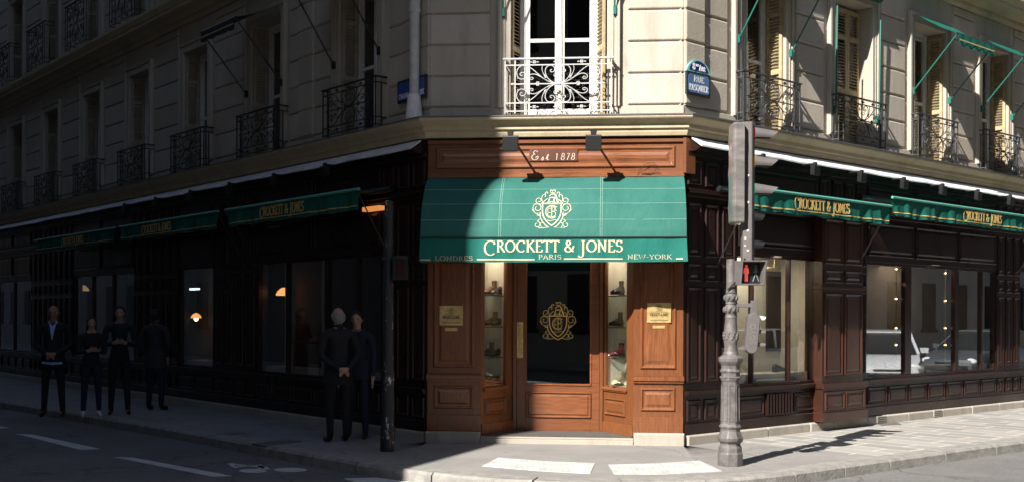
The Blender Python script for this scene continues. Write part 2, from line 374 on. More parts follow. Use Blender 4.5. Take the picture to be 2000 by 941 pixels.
# build as strip between the kerb line and the building feet
def nearest_build(p):
    best = None
    for a, b in ((bl[0], bl[1]), (bl[1], bl[2]), (bl[2], bl[3])):
        t = max(0, min(1, (p - a).dot(b - a) / (b - a).length_squared)); q = a + (b - a) * t
        if best is None or (q - p).length < (best - p).length: best = q
    return best
inn = [nearest_build(p) + (nearest_build(p) - p).normalized() * .25 for p in ki2]
split = next(i for i, p in enumerate(ki2) if (p - FR).dot(dr) > -.15 and p.x > 1)
def strip(a, b, z, name, mt):
    m = MB(); ra = range(a, b); loops = []
    for i in ra: loops.append([Vector((ki2[i].x, ki2[i].y, z)), Vector((inn[i].x, inn[i].y, z)), Vector((inn[i].x, inn[i].y, ROADZ - .1)), Vector((ki2[i].x, ki2[i].y, ROADZ - .1))])
    m.loft(loops); return tag(m.build(name, mt), kind='structure')
strip(0, split + 3, 0, 'pavement', PAV); strip(split + 2, len(ki2), 0.0, 'slab_pavement', SLAB)
# worn asphalt edge joint beside the plinth is left to the materials

# tactile strips at the crossing
TACT = mat('tactile_paving', (.50, .49, .465), .8, var=.3, scale=4); n_, b_ = nodes(TACT)
vo = n_.nodes.new('ShaderNodeTexVoronoi'); vo.inputs['Scale'].default_value = 16; vo.inputs['Randomness'].default_value = 0; tcx = n_.nodes.new('ShaderNodeTexCoord'); n_.links.new(tcx.outputs['Object'], vo.inputs[0])
bump(n_, b_, ramp(n_, vo.outputs['Distance'], .15, .45, (1, 1, 1), (0, 0, 0)), .35, .008)
def flat(px, z, mt, name, h=.004, kind=None, **kw):
    m = MB(); P = [gnd(x, y, z) for x, y in px]; m.loft([[Vector((p.x, p.y, z - .02)) for p in P], [Vector((p.x, p.y, z + h)) for p in P]]); return m, P
def tagflat(px, z, mt, name, label, cat, group=None, h=.004):
    m, P = flat(px, z, mt, name, h); c = sum(P, Vector()) / len(P); o = m.build(name, mt, at=c); return tag(o, label, cat, group)
for px_, lb in (([(942, 909.5), (1050, 919), (1153, 924.7), (1157.5, 914), (1162.5, 904.3), (1070, 901), (973.7, 893.3)], 'white dimpled tactile strip in the pavement in front of the shop door'),
            ([(1188, 907), (1199.5, 925.5), (1300, 926), (1410, 920), (1388, 909.5), (1366, 899.5), (1280, 905)], 'white dimpled tactile strip in the pavement beside the traffic signal base')):
    tagflat(px_, 0, TACT, 'tactile_strip', lb, 'tactile paving', 'tactile strips at the crossing', .006)
MARK = mat('road_marking_paint', (.6, .6, .6), .75); n_, b_ = nodes(MARK)
c_ = mixcol(n_, (.60, .60, .59), (.40, .40, .39), ramp(n_, noise(n_, 3, 6, .7), .4, .7)); c_ = mixcol(n_, c_, (.12, .12, .12), ramp(n_, noise(n_, 17, 7, .8), .57, .64, (0, 0, 0), (.85, .85, .85))); n_.links.new(c_, b_.inputs['Base Color']); bump(n_, b_, noise(n_, 90, 3, .6), .5, .006)
for px_, lb in (([(223, 892.5), (258.6, 893), (453, 929), (416.6, 930.5)], 'white lane dash nearest the bicycle symbol on the shaded road'),
            ([(31.6, 847), (63, 848), (195, 876), (158, 878)], 'white lane dash on the shaded road below the people'),
            ([(-120, 812), (-90, 812.5), (17, 835.5), (-14, 836.5)], 'short end of a white lane dash at the left edge of the photo')):
    tagflat(px_, ROADZ, MARK, 'lane_dash', lb, 'road marking', 'dashes of the lane line')
tagflat([(672, 934), (787, 931), (850, 945), (720, 949)], ROADZ, MARK, 'crossing_bar', 'white crossing bar, partly sunlit, by the kerb corner', 'road marking')
# bicycle symbol
m = MB()
def gp(x, y): return gnd(x, y, ROADZ)
def grib(pts, wd):
    P = [gp(*p) for p in pts]
    for a, b in zip(P, P[1:]):
        t = (b - a).normalized(); nn = Vector((-t.y, t.x, 0)) * wd / 2; z = Vector((0, 0, .005))
        m.hexa([a - nn - z, b - nn - z, b + nn - z, a + nn - z, a - nn + z, b - nn + z, b + nn + z, a + nn + z])
for cx, cy, rx, ry in ((494, 919, 27, 3.6), (568, 917, 32, 3.8)):
    m.loft([[gp(cx + rx * math.cos(t / 20 * 2 * math.pi), cy + ry * math.sin(t / 20 * 2 * math.pi)) + Vector((0, 0, z)) for t in range(20)] for z in (-.01, .004)])
grib([(447, 905), (475, 908.5), (510, 911), (522, 916)], .07); grib([(460, 911), (490, 909)], .05); grib([(505, 907.5), (512, 914), (495, 918)], .06); grib([(450, 907), (462, 913)], .05); grib([(520, 912), (503, 909)], .05)
tag(m.build('bicycle_marking', MARK, at=gp(515, 914)), 'white painted bicycle symbol on the road by the kerb', 'road marking')

COVER = mat('cast_cover', (.09, .088, .085), .6, col2=(.15, .14, .13), scale=30, bump=.6, bscale=80)
for px_, lb in (([(492, 866), (520, 871), (590, 862), (562, 857)], 'worn rectangular service cover in the shaded pavement left of the standing men'), ([(433, 846), (450, 849), (482, 845), (464, 842)], 'small service cover in the shaded pavement, farther left along the shop')):
    tagflat(px_, 0, COVER, 'service_cover', lb, 'service cover', h=.005)
tagflat([(1712, 826), (1722, 831), (1762, 829), (1752, 824)], 0, COVER, 'service_cover', 'small iron service cover in the sunlit slabs at the right', 'service cover', h=.006)
# ------------------------------------------------------------------ the corner building
B = empty('corner_building', Vector((.5, 14.2, 0)), 'cream stone corner building with dark mahogany shopfront on the ground floor', 'building')
Z0, ZC, Z1 = 0.0, 4.24, 7.03
# windows: (frame, s centre, width)
def sL(x): return FLl.S(x, 0, 300)
def sR(x): return FRr.S(x, 0, 200)
WINL = [-1.77, -4.55, -7.22, -9.85, -12.5, -15.2, -17.9, -20.6, -23.3]
WINR = [1.72, 4.0, 6.30, 8.62, 10.95, 13.3, 15.6, 17.9, 20.2]
sF = FF.S(1091, 0, 100)
print('front width', FW, 'sF', sF, 'sR', [round(FRr.S(x, 0, 200), 2) for x in (1387, 1410, 1445, 1540, 1600, 1620, 1700, 1780, 1843, 1912, 1975)])
print('sL', [round(FLl.S(x, 0, 200), 2) for x in (835, 775, 750, 740, 650, 560, 545, 470, 400, 357, 293, 243)])
OW = 1.02; T = .36
def wallface(F, s0, s1, wins, z0, z1, head, ow, name='wall'):
    """masonry skin with openings, rusticated blocks and architraves"""
    m = MB(); face = -.05; base = -.065
    xs = sorted(wins); cur = s0
    top = head
    for c in xs:
        box(m, F, cur, c - ow / 2, z0, top, face - T, base); cur = c + ow / 2
    box(m, F, cur, s1, z0, top, face - T, base)
    box(m, F, s0, s1, top, z1, face - T, base - .0005)
    # blocks
    aw = .17; edges = [s0] + [v for c in xs for v in (c - ow / 2 - aw, c + ow / 2 + aw)] + [s1]
    pitch = .412; zb = z0 + .17
    for a, b in zip(edges[::2], edges[1::2]):
        a2 = a + (.10 if a != s0 else .0); b2 = b - (.10 if b != s1 else .0)
        if b2 - a2 < .1: continue
        z = zb
        while z < z1 - .02:
            ze = min(z + pitch - .02, z1 - .01)
            if a2 > s0 and b2 < s1 or True: block(m, F, a2, b2, z, ze, base - .01, face + .012, .014)
            z += pitch
        if b2 - a2 > 1.05 and name == 'pil':
            pass
    # plinth course under the blocks
    cur = s0
    for c in xs + [None]:
        e = s1 if c is None else c - ow / 2
        box(m, F, cur, e, z0, z0 + .14, base, face + .02)
        if c is not None: cur = c + ow / 2
    # architraves
    for c in xs:
        for sg in (-1, 1):
            e = c + sg * ow / 2; o = c + sg * (ow / 2 + aw); i2 = c + sg * (ow / 2 + .07)
            lo, hi = min(e, o), max(e, o); box(m, F, lo, hi, z0 + .14, head + aw, base, face + .03)
            lo, hi = min(i2, o), max(i2, o); 
            box(m, F, min(o, o - sg * .05), max(o, o - sg * .05), z0 + .14, head + aw, face + .03, face + .055)
            box(m, F, min(i2, i2 + sg * .02), max(i2, i2 + sg * .02), z0 + .14, head + .07, face + .03, face + .042)
        box(m, F, c - ow / 2, c + ow / 2, head, head + aw, base, face + .0305)
        box(m, F, c - ow / 2 - aw, c + ow / 2 + aw, head + aw - .05, head + aw, face + .03, face + .0545)
    return m.build('wall', STONE, B, bevel=.006)
HEAD1 = 6.50
wallface(FLl, -LEN_L, 0, WINL, ZC, Z1, HEAD1, OW)
wallface(FRr, 0, LEN_R, WINR, ZC, Z1, HEAD1, OW)
OWF = FF.S(1184, 0, 100) - FF.S(996, 0, 100)
wallface(FF, 0, FW, [sF], ZC, Z1, HEAD1 + .05, OWF)
# projecting quoin column on the left pier, beside the corner and on the right pier
for F_, a_, b_, p_ in ((FLl, -3.45, -3.0, -.005), (FRr, .03, .42, 0.0), (FLl, -.62, -.03, -.012)):
    m = MB(); z = ZC + .17; box(m, F_, a_ + .01, b_ - .01, ZC + .15, Z1 - .01, -.06, p_ - .018)
    while z < Z1 - .05:
        ze = min(z + .392, Z1 - .01); block(m, F_, a_, b_, z, ze, -.06, p_, .014); z += .412
    m.build('quoin', STONE, B, bevel=.005)
# rooms behind
m = MB()
core = plan(-2.6)
def shell(m, p, z0, z1):
    c = plan(p); cc = [Vector((q.x, q.y, 0)) for q in c]
    m.loft([[Vector((q.x, q.y, z)) for q in c] + [Vector((c[3].x - 4, c[3].y + 12, z)), Vector((c[0].x + 4, c[0].y + 12, z))] for z in (z0, z1)])
shell(m, -2.6, -.1, 10.3); m.build('interior_wall', DARKROOM, B)
m = MB()
for z0_, z1_ in ((3.86, 4.2), (7.06, 7.4)):
    shell(m, -.1, z0_, z1_)
m.build('floor_slab', DARKROOM, B)
# upper storeys
HEAD2 = 9.7
wallface(FLl, -LEN_L, 0, WINL, 7.44, 10.3, HEAD2, OW); wallface(FRr, 0, LEN_R, WINR, 7.44, 10.3, HEAD2, OW); wallface(FF, 0, FW, [sF], 7.44, 10.3, HEAD2, OWF)
m = MB(); shell(m, -.06, 10.3, 20.5); m.build('upper_wall', STONE, B)
m = MB(); m.loft([[Vector((q.x, q.y, z)) for q in plan(p)] + [Vector((plan(p)[3].x - 4, plan(p)[3].y + 12, z)), Vector((plan(p)[0].x + 4, plan(p)[0].y + 12, z))] for p, z in ((.1, 20.5), (-1.2, 23.0), (-1.3, 23.0))])
m.build('roof', mat('zinc_roof', (.12, .13, .15), .5), B)
# cornices
m = MB(); run(m, [(-.3, 3.985), (.07, 3.985), (.085, 4.03), (.085, 4.06), (.115, 4.075), (.115, 4.125), (.13, 4.14), (.205, 4.185), (.215, 4.20), (.215, 4.232), (-.04, 4.262), (-.3, 4.262)])
m.build('cornice', OCHRE, B)
m = MB(); run(m, [(-.06, 4.2625), (-.04, 4.2621), (.218, 4.234), (.218, 4.222), (.224, 4.222), (.224, 4.240), (-.04, 4.268), (-.06, 4.268)]); m.build('lead_capping', mat('lead', (.10, .10, .11), .5), B)
m = MB(); run(m, [(-.3, 7.03), (-.02, 7.03), (.02, 7.08), (.02, 7.14), (.08, 7.18), (.10, 7.2), (.26, 7.215), (.26, 7.27), (.28, 7.28), (.32, 7.37), (.32, 7.42), (-.04, 7.445), (-.3, 7.445)])
m.build('cornice', OCHRE, B)

# --- window units, local coords: x right, y inward, z up; origin at the foot of the opening on the face plane
def lbox(m, x0, x1, y0, y1, z0, z1): m.hexa([(x0, y0, z0), (x1, y0, z0), (x1, y1, z0), (x0, y1, z0), (x0, y0, z1), (x1, y0, z1), (x1, y1, z1), (x0, y1, z1)])
def casement(W, H, yd, fw=.055, open_=0, sidew=.0):
    m = MB(); x0 = -W / 2 + sidew; x1 = W / 2 - sidew
    lbox(m, x0, x0 + fw, yd, yd + .07, 0, H); lbox(m, x1 - fw, x1, yd, yd + .07, 0, H); lbox(m, x0 + fw, x1 - fw, yd, yd + .07, H - fw, H); lbox(m, x0 + fw, x1 - fw, yd, yd + .07, 0, .10)
    lf = .06
    for sg in (-1, 1):     # two leaves
        a, b = (x0 + fw, -.002) if sg < 0 else (.002, x1 - fw)
        lbox(m, a, a + lf, yd + .012, yd + .06, .10, H - fw); lbox(m, b - lf, b, yd + .012, yd + .06, .10, H - fw)
        for zz in (.10, .10 + (H - fw) * .43, H - fw - .06): lbox(m, a + lf, b - lf, yd + .016, yd + .056, zz, zz + .045)
        lbox(m, a + lf, b - lf, yd + .016, yd + .056, .14, .17)
    lbox(m, -.035, .035, yd - .012, yd + .015, .10, H - fw)
    lbox(m, -.015, .015, yd - .03, yd - .012, .10, H - fw)
    g = MB(); lbox(g, x0 + fw, x1 - fw, yd + .034, yd + .038, .12, H - fw)
    return m, g
def louvre(wd, H, closed=False, cols=1):
    """one shutter leaf in local x 0..wd, thickness in y"""
    m = MB(); t = .03; st = .05
    lbox(m, 0, st, 0, t, 0, H); lbox(m, wd - st, wd, 0, t, 0, H); zc = [0, H * .40, H * .78, H - .07]
    for z in zc: lbox(m, st, wd - st, 0.001, t - .001, z, z + .07)
    for a, b in zip(zc, zc[1:]):
        z = a + .08
        while z < b - .03:
            y0, y1 = .002, t + .006
            m.hexa([(st, y0, z), (wd - st, y0, z), (wd - st, y1, z + .022), (st, y1, z + .022), (st, y0, z + .007), (wd - st, y0, z + .007), (wd - st, y1, z + .029), (st, y1, z + .029)]); z += .048
    return m
H1 = HEAD1 - ZC; YD = .30
cm, cg = casement(OW, H1, YD); sh = louvre(.26, H1 - .08); shc = louvre(OW / 3 - .01, H1 - .08)
meshes = {}
def getmesh(key, mb, mt, bev=0):
    if key not in meshes:
        me = bpy.data.meshes.new(key); me.from_pydata(mb.v, [], mb.f); me.materials.append(mt)
        bm = bmesh.new(); bm.from_mesh(me); bmesh.ops.recalc_face_normals(bm, faces=bm.faces); bm.to_mesh(me); bm.free(); meshes[key] = me
    return meshes[key]
def inst(name, me, M, parent): return place(bpy.data.objects.new(name, me), M, parent)
def window(F, c, z0, kind='open', H=H1, W=OW, cas=None, shm=None, mt=None):
    M = F.M(c, -.05, z0); key = '%.2f_%.2f' % (W, H)
    a, b = (cas or (cm, cg))
    f = inst('window', getmesh('frame' + key, a, WHITEP), M, B)
    inst('pane', getmesh('pane' + key, b, GLASS), M, f)
    s_ = shm or sh; mt = mt or SHUTD
    mn = mt.name
    if kind in ('open', 'left', 'right'):
        if kind != 'right': inst('shutter', getmesh('shutL' + key + mn, s_, mt), M @ Matrix.Translation((-W / 2 + .035, .02, .02)) @ Matrix.Rotation(R(88), 4, 'Z'), f)
        if kind != 'left': inst('shutter', getmesh('shutL' + key + mn, s_, mt), M @ Matrix.Translation((W / 2 - .003, .02, .02)) @ Matrix.Rotation(R(92), 4, 'Z'), f)
    if kind == 'closed':
        for k in range(3): inst('shutter', getmesh('shutC' + key + mn, shc, mt), M @ Matrix.Translation((-W / 2 + .005 + k * (OW / 3 - .003), .20, .02)), f)
    if kind == 'half':
        inst('shutter', getmesh('shutC' + key + mn, shc, mt), M @ Matrix.Translation((-W / 2 + .02, .06, .02)) @ Matrix.Rotation(R(35), 4, 'Z'), f)
        inst('shutter', getmesh('shutL' + key + mn, s_, mt), M @ Matrix.Translation((W / 2 - .003, .02, .02)) @ Matrix.Rotation(R(92), 4, 'Z'), f)
    return f
# --- wrought iron railing
def arcpts(cx, cy, r0, r1, a0, a1, n=14): return [(cx + lerp(r0, r1, i / n) * math.cos(R(lerp(a0, a1, i / n))), cy + lerp(r0, r1, i / n) * math.sin(R(lerp(a0, a1, i / n)))) for i in range(n + 1)]
def bez(p0, p1, p2, p3, n=12):
    o = []
    for i in range(n + 1):
        t = i / n; u = 1 - t; o.append(tuple(u ** 3 * a + 3 * u * u * t * b + 3 * u * t * t * c + t ** 3 * d for a, b, c, d in zip(p0, p1, p2, p3)))
    return o
def railing(W=1.40, H=.70, dep=.17, dens=1.0):
    m = MB(); r = .0062
    y0 = -dep
    def bar2(x0, z0, x1, z1, w_=.013, y=y0): bar(m, (x0, y, z0), (x1, y, z1), w_, Vector((0, 1, 0)))
    hw = W / 2
    lbox(m, -hw - .03, hw + .03, y0 - .02, y0 + .02, H - .012, H + .006)
    for z in (H - .085, .135, .03): bar2(-hw, z, hw, z, .014)
    for x in (-hw, -hw + .13, hw - .13, hw): bar2(x, .0, x, H - .012, .015)
    for sg in (-1, 1):          # returns to the wall
        lbox(m, sg * hw - .02, sg * hw + .02, y0 + .02, .02, H - .012, H + .006)
        for z in (H - .085, .135, .03): bar(m, (sg * hw, y0, z), (sg * hw, .03, z), .014)
        bar(m, (sg * hw, y0 * .45, .03), (sg * hw, y0 * .45, H - .085), .012)
    cz = (H - .085 + .135) / 2; hh = (H - .22) / 2; ww = hw - .13
    def tub(pts, rr=r): m.tube([(x, y0, z) for x, z in pts], rr, 5)
    bar2(-ww, cz, ww, cz, .014)
    m.ball((0, y0, cz), .03, 8, (1.7, .7, .8))
    for sx in (-1, 1):
        for sz in (-1, 1):
            T_ = lambda pts: [(sx * x * ww, cz + sz * z * hh) for x, z in pts]
            A = ww / hh
            # heart lobe near the centre
            tub(T_(bez((.06, .02), (.34, .25), (.36, .95), (.18, .97)) + bez((.18, .97), (.07, .97), (.04, .70), (.12, .62), 7)[1:] + bez((.12, .62), (.19, .58), (.20, .76), (.14, .75), 5)[1:]))
            # long sweeping S towards the corner
            tub(T_(bez((.08, .03), (.45, .20), (.55, .98), (.82, .98)) + bez((.82, .98), (1.0, .95), (1.0, .30), (.86, .26), 10)[1:] + bez((.86, .26), (.70, .24), (.72, .64), (.84, .62), 7)[1:] + bez((.84, .62), (.92, .58), (.88, .40), (.83, .46), 5)[1:]))
            tub(T_(bez((.2, .10), (.38, .30), (.5, .62), (.64, .50), 8) + bez((.64, .50), (.74, .38), (.66, .16), (.58, .26), 7)[1:] + bez((.58, .26), (.56, .36), (.63, .40), (.64, .31), 4)[1:]))
            tub(T_(bez((.30, .32), (.33, .55), (.40, .70), (.36, .97), 7)), r * .75)
            tub(T_(bez((.0, .36), (.10, .30), (.13, .50), (.05, .54), 6)), r * .7)
            tub(T_(bez((.0, .95), (.06, .80), (.0, .70), (.05, .62), 6)), r * .7)
            m.ball((sx * .30 * ww, y0, cz + sz * .40 * hh), .013, 6); m.ball((sx * .32 * ww, y0, cz + sz * .48 * hh), .010, 6); m.ball((sx * .28 * ww, y0, cz + sz * .33 * hh), .011, 6)
            m.ball((sx * .94 * ww, y0, cz + sz * .3 * hh), .008, 6)
        for k in range(6):
            a = k * math.pi / 3; m.ball((sx * .47 * ww + .02 * math.cos(a), y0 - .004, cz + .02 * math.sin(a)), .012, 6)
        m.ball((sx * (ww + .03), y0, cz), .018, 6, (1.5, .8, .8))
    for xx in (-.55 * ww, 0, .55 * ww):
        for zz in (H - .048, .082):
            for k in range(4):
                a = k * math.pi / 2; m.ball((xx + .014 * math.cos(a + .78), y0, zz + .014 * math.sin(a + .78)), .0125, 6)
            m.ball((xx + .042, y0, zz), .012, 6, (1.6, .8, .7)); m.ball((xx - .042, y0, zz), .012, 6, (1.6, .8, .7))
    return m
RAILM = railing(); RAILU = railing(1.3, .98, .2)
ri = getmesh('railing_iron', RAILM, IRON)
RG = mat('railing_grey', (.06, .06, .06), .45, var=.3, scale=20)
rw = getmesh('railing_light', railing(FF.S(1188, .17) - FF.S(980, .17), .71, .18), WIRON); ru = getmesh('railing_upper', RAILU, IRON)
rr_ = getmesh('railing_grey', railing(1.30, .70, .17), RG)
zr = ZC + .035
kindsL = ['left', 'half', 'left', 'open', 'open', 'open', 'open', 'open', 'open']
for c, k in zip(WINL, kindsL):
    window(FLl, c, ZC, k if k != 'half' else 'open'); inst('balcony_railing', ri, FLl.M(c, -.05, zr), B)
for c, k in zip(WINR, ['open', 'closed', 'open', 'open', 'closed', 'open', 'open', 'open', 'open']):
    window(FRr, c, ZC, k, mt=SHUT); inst('balcony_railing', rr_, FRr.M(c, -.05, zr), B)
cF = casement(OWF, HEAD1 + .05 - ZC, .24, .07, sidew=.10); shF = louvre(.30, H1 - .03)
window(FF, sF, ZC, 'none', H1 + .05, OWF, cF)
fw_ = [o for o in C.objects if o.name.startswith('window')][-1]
for sg in (-1, 1):
    M = FF.M(sF, -.05, ZC + .02)
    lf = inst('shutter', getmesh('shutF', shF, SHUT), M @ Matrix.Translation((sg * (OWF / 2 - .02), .02, 0)) @ Matrix.Rotation(R(90 + sg * 20), 4, 'Z'), fw_)
inst('balcony_railing', rw, FF.M(sF, -.05, zr), B)
H2 = HEAD2 - 7.44
for F, ws in ((FLl, WINL), (FRr, WINR)):
    for c in ws:
        window(F, c, 7.445, 'open'); inst('balcony_railing', ru, F.M(c, .12, 7.46), B)
window(FF, sF, 7.445, 'none', H1, OWF, casement(OWF, H1, .24, .07, sidew=.1))

# ------------------------------------------------------------------ shopfront (still parts of the building)
SILL = .70; WTOP = 2.53; BASE = .14
def shopwall(F, s0, s1, ops, wood, name='shopfront', face=0.0):
    """wood skin: piers between openings, stall riser and fascia; ops = [(s0,s1)]"""
    m = MB(); cur = s0
    for a, b in ops + [(s1, s1)]:
        if a > cur: box(m, F, cur, a, SILL, WTOP, -.22, face)
        cur = b
    box(m, F, s0, s1, BASE, SILL, -.22, face - .002); box(m, F, s0, s1, WTOP, 3.96, -.22, face - .002)
    return m
# pieces on the right
RA0, RA1 = FRr.S(1438), FRr.S(1597, 0); RB0, RB1 = FRr.S(1692), FRr.S(1946)
print('RA', RA0, RA1, 'RB', RB0, RB1, 'zsill', FRr.Z(1601, 748), FRr.Z(1700, 735), 'ztop', FRr.Z(1500, 500), FRr.Z(1800, 518))
opsR = [(RA0, RA1), (RB0, RB1), (RB1 + .95, RB1 + 2.0), (RB1 + 2.5, RB1 + 6.5)]
LA1, LA0 = FLl.S(745), FLl.S(500); LB1, LB0 = FLl.S(416), FLl.S(348); LC1, LC0 = FLl.S(262), FLl.S(142)
opsL = [(-24.0, -20.5), (-19.5, -16.5), (LC0, LC1), (LB0, LB1), (LA0, LA1)]
m = shopwall(FRr, 0.02, LEN_R, opsR, WOODD); 
def dress(m, F, s0, s1, ops):
    # mouldings: sill ledge, base board, lower fascia ledge
    box(m, F, s0, s1, SILL - .045, SILL + .0, -.01, .07); box(m, F, s0, s1, SILL - .075, SILL - .045, -.01, .045)
    box(m, F, s0, s1, BASE, BASE + .13, -.01, .03)
    box(m, F, s0, s1, 3.26, 3.31, -.01, .075); box(m, F, s0, s1, 3.21, 3.26, -.01, .045); box(m, F, s0, s1, 3.74, 3.80, -.01, .06)
    cur = s0
    # piers
    for a, b in ops + [(s1, None)]:
        wd = a - cur
        if wd > .2:
            npan = max(1, round(wd / .36)); pw = wd / npan
            for k in range(npan):
                x0, x1 = cur + k * pw + .04, cur + (k + 1) * pw - .04
                panel(m, F, x0, x1, SILL + .10, 2.05, .0); panel(m, F, x0, x1, 2.12, 2.36, .0); panel(m, F, x0, x1, 2.44, 3.14, .0)
                panel(m, F, x0, x1, .30, SILL - .12, .0); panel(m, F, x0, x1, 3.36, 3.70, .0)
        if b is None: break
        n = max(1, round((b - a) / .62)); pw = (b - a) / n
        for k in range(n):
            x0, x1 = a + k * pw + .03, a + (k + 1) * pw - .03
            panel(m, F, x0, x1, .31, SILL - .12, .0, .8)
        n = max(1, round((b - a) / 1.7)); pw = (b - a) / n
        for k in range(n):
            x0, x1 = a + k * pw + .03, a + (k + 1) * pw - .03
            panel(m, F, x0, x1, 3.36, 3.70, .0); panel(m, F, x0, x1, 2.62, 3.14, .0)
        cur = b
dress(m, FRr, .02, LEN_R, opsR)
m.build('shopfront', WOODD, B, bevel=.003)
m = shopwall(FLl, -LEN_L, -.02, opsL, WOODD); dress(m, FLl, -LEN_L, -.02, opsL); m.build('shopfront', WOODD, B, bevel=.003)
# right pilaster that stands proud (lit flank) with its base block
m = MB(); P0, P1 = FRr.S(1606, .14), FRr.S(1686, .14)
box(m, FRr, P0, P1, SILL, 3.2, 0, .14); box(m, FRr, P0 - .03, P1 + .03, BASE, SILL - .08, 0, .17); box(m, FRr, P0 - .05, P1 + .05, SILL - .08, SILL - .0, 0, .20)
box(m, FRr, P0 - .05, P1 + .05, BASE, BASE + .13, 0, .20); box(m, FRr, P0 - .03, P1 + .03, 2.08, 2.12, 0, .165)
for a, b in ((SILL + .1, 2.02), (2.16, 2.36), (2.44, 3.1)): panel(m, FRr, (P0 + P1) / 2 - .02 + .04, P1 - .05, a, b, .14); panel(m, FRr, P0 + .05, (P0 + P1) / 2 - .02, a, b, .14)
panel(m, FRr, P0 + .02, (P0 + P1) / 2 - .01, .30, SILL - .12, .17); panel(m, FRr, (P0 + P1) / 2 + .01, P1 - .02, .30, SILL - .12, .17)
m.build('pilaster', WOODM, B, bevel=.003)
# front: piers, fascia
x = lambda px_, p=0.0: FF.S(px_, p)
A0, A1 = x(940), x(1238)        # recess mouth
D0, D1 = x(1010, -.65), x(1171, -.65)
print('front', A0, A1, D0, D1, 'zdoor', FF.Z(1090, 835, -.65), FF.Z(1090, 750, -.65), FF.Z(1090, 855))
ZT = 3.46
for a, b in ((0.0, A0), (A1, FW)):
    m = MB(); box(m, FF, a, b, .15, 3.96, -.07, 0)
    box(m, FF, a, b, .15, .36, 0, .025)
    box(m, FF, a - .01, b + .01, .83, .885, 0, .05); box(m, FF, a - .005, b + .005, .80, .83, 0, .03); box(m, FF, a - .005, b + .005, .885, .90, 0, .025)
    panel(m, FF, a + .09, b - .1, .44, .74, 0); panel(m, FF, a + .08, b - .09, .98, 2.45, 0, 1.3)
    m.build('pilaster', WOOD, B, bevel=.003)
m = MB()
box(m, FF, A0, A1, 2.75, 3.46, -.25, -.01); box(m, FF, A0, A1, ZT, 3.96, -.25, -.003)
box(m, FF, -.0, FW, ZT + .0, ZT + .05, .0, .035); box(m, FF, -.0, FW, ZT + .05, ZT + .07, .0, .02); box(m, FF, .0, FW, 3.905, 3.955, 0, .03)
panel(m, FF, x(850), x(1318), ZT + .12, 3.86, 0, 1.4)
m.build('fascia_board', WOODH, B, bevel=.003)
# boxed ends of the fascia that jut past the corner
m = MB(); box(m, FF, FW - .02, FW + .012, 3.46, 3.955, -.2, .0)
q = [FF.P(FW - .02, .055, 0), FRr.P(.34, .055, 0), FRr.P(.34, -.05, 0), FF.P(FW - .02, -.05, 0)]
c0 = plan(.055)[2]
m.prism([tuple(FF.P(FW - .015, .055, 0).to_2d()), tuple(c0), tuple(FRr.P(.16, .055, 0).to_2d()), tuple(FRr.P(.16, -.05, 0).to_2d()), tuple(FF.P(FW - .015, -.05, 0).to_2d())], 3.50, 3.955)
m.build('fascia_end', WOODH, B, bevel=.004)
# flashing over side shopfronts
for F, a, b in ((FRr, .06, LEN_R), (FLl, -LEN_L, -.06)):
    m = MB(); N = 60; top = []; bot = []
    for i in range(N + 1):
        s = lerp(a, b, i / N); j = random.uniform(-.008, .008)
        top.append(F.P(s, .075, 3.965)); bot.append(F.P(s, .23 + j, 3.845 + j))
    for i in range(N):
        d = Vector((0, 0, -.02)); m.hexa([bot[i] + d, bot[i + 1] + d, top[i + 1] + d, top[i] + d, bot[i], bot[i + 1], top[i + 1], top[i]])
    m.build('flashing', ZINC, B, smooth=False)
    m = MB(); m.loft([[F.P(s, p, z) for p, z in ((-.05, 3.79), (.14, 3.79), (.21, 3.825), (.06, 3.945), (-.05, 3.945))] for s in (a, b)]); m.build('shop_cornice', WOODD, B)
# plinth stones
def plinth(F, s0, s1, z1=.15, p=.035, seed=1):
    rnd = random.Random(seed); m = MB(); s = s0
    while s < s1 - .05:
        e = min(s + rnd.uniform(.7, 1.2), s1); j = rnd.uniform(-.006, .006)
        m.loft([rect(F, s + .003, e - .003, -.06, z1, -.2), rect(F, s + .003, e - .003, -.06, z1, p + j - .018), rect(F, s + .003, e - .003, -.06, z1 - .01, p + j + .01, .006)]); s = e
    return m
plinth(FRr, .04, LEN_R, .13, .05, 3).build('plinth', PLINTH, B, bevel=.006)
plinth(FLl, -LEN_L, -.04, .13, .04, 4).build('plinth', PLINTH, B, bevel=.006)
plinth(FF, -.02, A0, .145, .045, 5).build('plinth', PLINTH, B, bevel=.006); plinth(FF, A1, FW + .02, .16, .045, 6).build('plinth', PLINTH, B, bevel=.006)
m = MB(); box(m, FF, A0, A1, -.05, .06, -1.1, .06); box(m, FF, A0, A1, .06, .085, -1.1, .03); m.build('doorstep', PLINTH, B, bevel=.006)
m = MB(); box(m, FF, A0 + .02, A1 - .02, .083, .10, -1.0, .0); m.build('door_mat', mat('coir_mat', (.10, .09, .08), .95, var=.4, scale=60, bump=1, bscale=150), B)
# vent grilles in the right plinth and in the riser
VST = mat('vent_stone', (.42, .39, .34), .8)
for px_ in (1722, 1832):
    s = FRr.S(px_, .06); m = MB()
    box(m, FRr, s - .13, s + .13, .02, .125, .04, .068)
    pv = m.build('plinth_vent', VST, B)
    m = MB()
    for i in range(7):
        for j in range(3): box(m, FRr, s - .115 + i * .034, s - .095 + i * .034, .032 + j * .03, .05 + j * .03, .06, .0705)
    m.build('vent_slots', BLACKM, pv)
m = MB(); g0, g1 = FRr.S(1494), FRr.S(1546); n = 9
for i in range(n): s = lerp(g0, g1, i / n); box(m, FRr, s, s + (g1 - g0) / n * .5, .30, SILL - .11, .0, .05)
m.build('riser_grille', WOODD, B)

